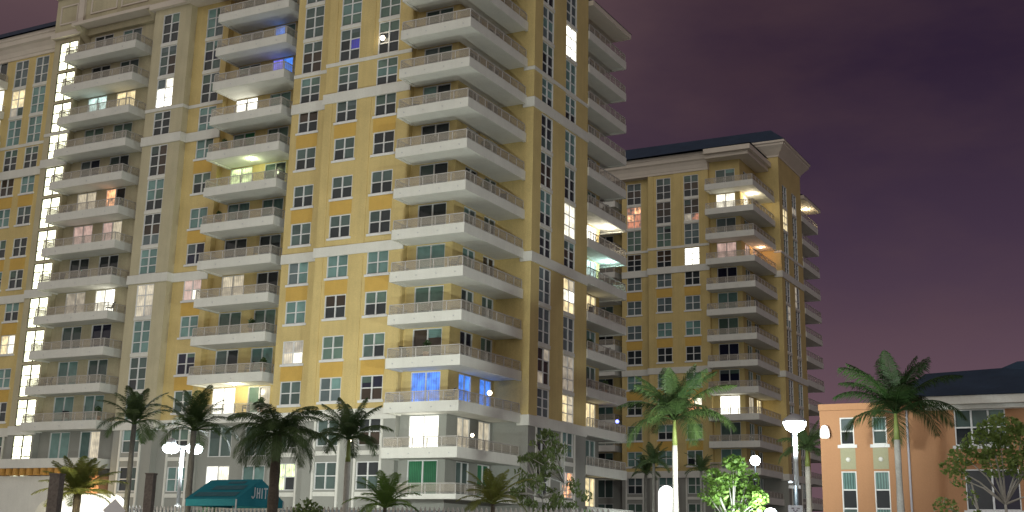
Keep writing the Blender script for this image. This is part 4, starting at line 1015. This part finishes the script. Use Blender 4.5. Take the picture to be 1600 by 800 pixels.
# ------------------------------------------------------------------ patio furniture and pots on the near tower's balconies
STACKS = {'corner': [(3.2, -0.9), (5.0, -1.0), (6.9, -0.9), (7.3, 2.3), (7.3, 4.9)], 'middle': [(-16.4, 1.3), (-14.4, 1.4), (-12.2, 1.3), (-11.0, 1.5)], 'tan': [(-34.8, 2.4), (-32.1, 2.3), (-30.1, 2.4), (-28.6, 2.5)], 'far': [(8.0, 19.0), (8.0, 22.0)]}
SNAME = {'corner': 'corner stack', 'middle': 'middle stack', 'tan': 'stack on the tan bay', 'far': 'stack at the back corner'}
ORD = ['', 'lowest', 'second lowest', 'third lowest', 'fourth lowest', 'fifth lowest', 'sixth lowest', 'sixth highest', 'fifth highest', 'fourth highest', 'third highest', 'second highest', 'highest']
def chair_meshes():
    a = MB(); a.box(-.26, .26, -.25, .25, .40, .45); a.box(-.26, -.22, -.25, .28, .60, .64); a.box(.22, .26, -.25, .28, .60, .64)
    c = MB(); c.quad((-.26, .24, .45), (.26, .24, .45), (.26, .36, .95), (-.26, .36, .95)); c.quad((-.26, .27, .45), (-.26, .39, .95), (.26, .39, .95), (.26, .27, .45))
    l = MB(); l.box(-.02, .02, -.02, .02, 0, .62)
    return a.mesh('seat', ['dark_metal']), c.mesh('backrest', ['dark_metal']), l.mesh('leg', ['dark_metal'])
CH = chair_meshes()
pot_b = MB(); pot_b.lathe([(0, 0), (.16, 0), (.22, .38), (.24, .42), (0, .40)], (0, 0, 0), 10); POT = pot_b.mesh('pot', ['terracotta_stucco'])
rp = random.Random(12)
pl_b = MB(); leaf_cloud(pl_b, [(0, 0, .75, .28, .28, .35), (.1, .05, 1.0, .2, .2, .22)], 150, 0.12, rp, 0.0, 2.2); PLANT = pl_b.mesh('foliage', ['leaf_hedge'])
for st, fls in (('corner', 'HGFECBA'), ('middle', 'HGFDCA'), ('tan', 'HGEDBA'), ('far', 'GFEB')):
    for fl in fls:
        n = FLOORS.index(fl)-2
        spots = rp.sample(STACKS[st], 2)
        for k, (x, y) in enumerate(spots):
            zf = zc(fl)-1.30
            if k == 0 or rp.random() < 0.35:
                if k == 1: continue
                t = thing('patio_chair', f'dark patio chair on the {ORD[n]} balcony of the {SNAME[st]}', 'chair', (x, y, zf), rp.uniform(-1.2, 1.2), 'patio chairs on the balconies')
                put('seat', CH[0], t); put('backrest', CH[1], t)
                for sx in (-.24, .24):
                    for sy in (-.23, .26): put('leg', CH[2], t, (sx, sy, 0))
            else:
                t = thing('potted_plant', f'green potted plant on the {ORD[n]} balcony of the {SNAME[st]}', 'potted plant', (x, y, zf), rp.uniform(0, 6), 'potted plants on the balconies')
                put('pot', POT, t); put('foliage', PLANT, t)

# ------------------------------------------------------------------ picket fence
FZ = 0.95
fence = thing('picket_fence', 'white picket fence with narrow gaps along the front of the tower grounds', 'fence', (0, -29.0, 0))
pk = MB(); q0, q1 = FZ+0.08, 2.95
pk.box(-0.05, 0.05, -0.02, 0.02, q0, q1)
pk.poly3([(-0.05, -0.02, q1), (0.05, -0.02, q1), (0, -0.02, q1+.12)]); pk.poly3([(0.05, 0.02, q1), (-0.05, 0.02, q1), (0, 0.02, q1+.12)])
pk.quad((-0.05, -0.02, q1), (0, -0.02, q1+.12), (0, 0.02, q1+.12), (-0.05, 0.02, q1)); pk.quad((0.05, -0.02, q1), (0.05, 0.02, q1), (0, 0.02, q1+.12), (0, -0.02, q1+.12))
pm_ = pk.mesh('picket', ['rail_paint'])
for i in range(112): put('picket', pm_, fence, (7.0+i*0.215, 0, 0))
for zz in (1.3, 2.35):
    b = MB(); b.box(6.8, 31.2, 0.025, 0.07, zz, zz+0.12); b.build('rail', 'white_frame', fence, fix=False)
for i in range(10):
    b = MB(); b.box(-0.07, 0.07, 0.072, 0.21, FZ, 2.85); b.build('post', 'white_frame', fence, (7.2+i*2.6, 0, 0), fix=False)
b = MB(); b.box(6.6, 31.4, -0.10, 0.25, 0, FZ); b.build('plinth', 'slate_stucco', fence, fix=False)

# ------------------------------------------------------------------ teal canopy tent
tent = thing('canopy_tent', 'teal gabled canopy tent with white lettering on its end', 'tent', (0, 0, 0))
N_, L_, R_, B_ = Vector((17.56, -34.1, 0)), Vector((14.8, -33.9, 0)), Vector((17.7, -31.4, 0)), Vector((14.94, -31.2, 0))
def at(p, z): return (p.x, p.y, z)
ze, zr = 3.18, 3.98
gm, gb = (N_+R_)/2, (L_+B_)/2
b = MB(); b.poly3([at(N_, ze), at(L_, ze), at(gb, zr), at(gm, zr)][::-1]); b.poly3([at(R_, ze), at(gm, zr), at(gb, zr), at(B_, ze)][::-1])
b.build('canopy_roof', 'teal_canvas', tent, fix=False)
b = MB(); b.poly3([at(N_, ze), at(R_, ze), at(gm, zr)]); b.build('gable', 'teal_canvas', tent, fix=False)
b = MB(); b.poly3([at(L_, ze), at(gb, zr), at(B_, ze)]); b.build('gable', 'teal_canvas', tent, fix=False)
b = MB()
for p, q in ((N_, L_), (R_, N_), (B_, R_), (L_, B_)): b.quad(at(p, ze-0.003), at(q, ze-0.003), at(q, ze-0.27), at(p, ze-0.27))
b.build('valance', 'teal_canvas', tent, fix=False)
for p in (N_, L_, R_, B_):
    b = MB(); b.tube([(p.x, p.y, 0), (p.x, p.y, ze-0.02)], [0.035, 0.03], 8); b.build('leg', 'white_frame', tent)
# faded printed rows on the long roof slope
ru, rv = (L_-N_), (gm-N_); 
def onroof(s, t): 
    p = N_ + ru*s + rv*t; return (p.x, p.y, ze+(zr-ze)*t+0.02)
nrm = Vector((-0.38, -0.92, 0.0)); 
for s0, s1, t0, t1 in ((0.08, 0.90, 0.10, 0.32), (0.10, 0.72, 0.44, 0.66), (0.22, 0.55, 0.76, 0.88)):
    b = MB(); b.quad(onroof(s0, t0), onroof(s0, t1), onroof(s1, t1), onroof(s1, t0)); b.build('printed_row', 'teal_canvas_print', tent, fix=False)
gu = (R_-N_).normalized()
ng = Vector((gu.y, -gu.x, 0))*0.02
def ongable(s, z): p = N_+gu*s+ng; return (p.x, p.y, z)
def stroke(b, s0, z0, s1, z1, w=0.045):
    d = Vector((s1-s0, z1-z0)).normalized(); q = Vector((-d.y, d.x))*w/2
    b.quad(ongable(s0-q.x, z0-q.y), ongable(s1-q.x, z1-q.y), ongable(s1+q.x, z1+q.y), ongable(s0+q.x, z0+q.y))
GL = (R_-N_).length; sc = GL*0.30; s_ = GL*0.30
b = MB()
for (a0, c0, a1, c1) in ((0.20, 0.52, 0.20, 0.16), (0.20, 0.16, 0.10, 0.05), (0.10, 0.05, 0.0, 0.14), (0.36, 0.5, 0.36, 0.06), (0.36, 0.28, 0.52, 0.28), (0.52, 0.5, 0.52, 0.06), (0.68, 0.5, 0.68, 0.06), (0.80, 0.49, 1.04, 0.49), (0.92, 0.49, 0.92, 0.06)):
    stroke(b, s_+a0*0.86, ze+0.0+c0*0.9, s_+a1*0.86, ze+0.0+c1*0.9, 0.06)
b.build('lettering', 'white_print', tent, fix=False)

# ------------------------------------------------------------------ signs and posts
sg = thing('road_sign', 'white diamond road sign standing at the sidewalk edge', 'sign', (19.5, -42.25, 0), R(30))
b = MB(); h = 0.36; c = 2.47
b.poly3([(0, -0.012, c-h), (h, -0.012, c), (0, -0.012, c+h), (-h, -0.012, c)]); b.poly3([(0, 0.012, c-h), (-h, 0.012, c), (0, 0.012, c+h), (h, 0.012, c)])
for (p, q) in (((0, c-h), (h, c)), ((h, c), (0, c+h)), ((0, c+h), (-h, c)), ((-h, c), (0, c-h))):
    b.quad((p[0], -0.012, p[1]), (p[0], 0.012, p[1]), (q[0], 0.012, q[1]), (q[0], -0.012, q[1]))
b.build('plate', 'sign_white', sg)
b = MB(); b.box(-0.03, 0.03, 0.015, 0.06, 0, c+0.2); b.build('post', 'pale_metal', sg)
sg2 = thing('parking_sign', 'small pale rectangular sign with dark marks on the single lamp pole', 'sign', (36.18, -23.0, 0), R(20))
b = MB(); b.box(-0.29, 0.27, -0.02, 0.02, 2.75, 3.42); b.build('plate', 'sign_grey', sg2)
b = MB()
for x0, x1, z0, z1 in ((-0.16, -0.06, 3.28, 3.33), (0.05, 0.16, 3.28, 3.33), (-0.05, 0.03, 3.13, 3.20), (-0.10, -0.04, 3.20, 3.26), (0.02, 0.08, 3.20, 3.26)): b.box(x0, x1, -0.026, -0.0205, z0, z1)
b.build('lettering', 'sign_ink', sg2, fix=False)
b = MB(); b.box(-0.03, 0.03, 0.022, 0.07, 2.8, 3.38); b.build('bracket', 'dark_metal', sg2)
for lb, loc, w, h in (('brown square wooden post in front of the white entrance wall', (16.4, -41.9, 0), 0.18, 3.62), ('brown square wooden post left of the double headed street lamp', (16.27, -37.4, 0), 0.15, 3.9)):
    p = thing('wooden_post', lb, 'post', loc, R(20), 'wooden posts')
    b = MB(); b.prism([(-w, -w), (w, -w), (w, w), (-w, w)], 0, h); b.build('shaft', 'post_wood', p)
    b = MB(); b.prism([(-w-.02, -w-.02), (w+.02, -w-.02), (w+.02, w+.02), (-w-.02, w+.02)], h+.002, h+0.05); b.build('cap', 'post_wood', p)
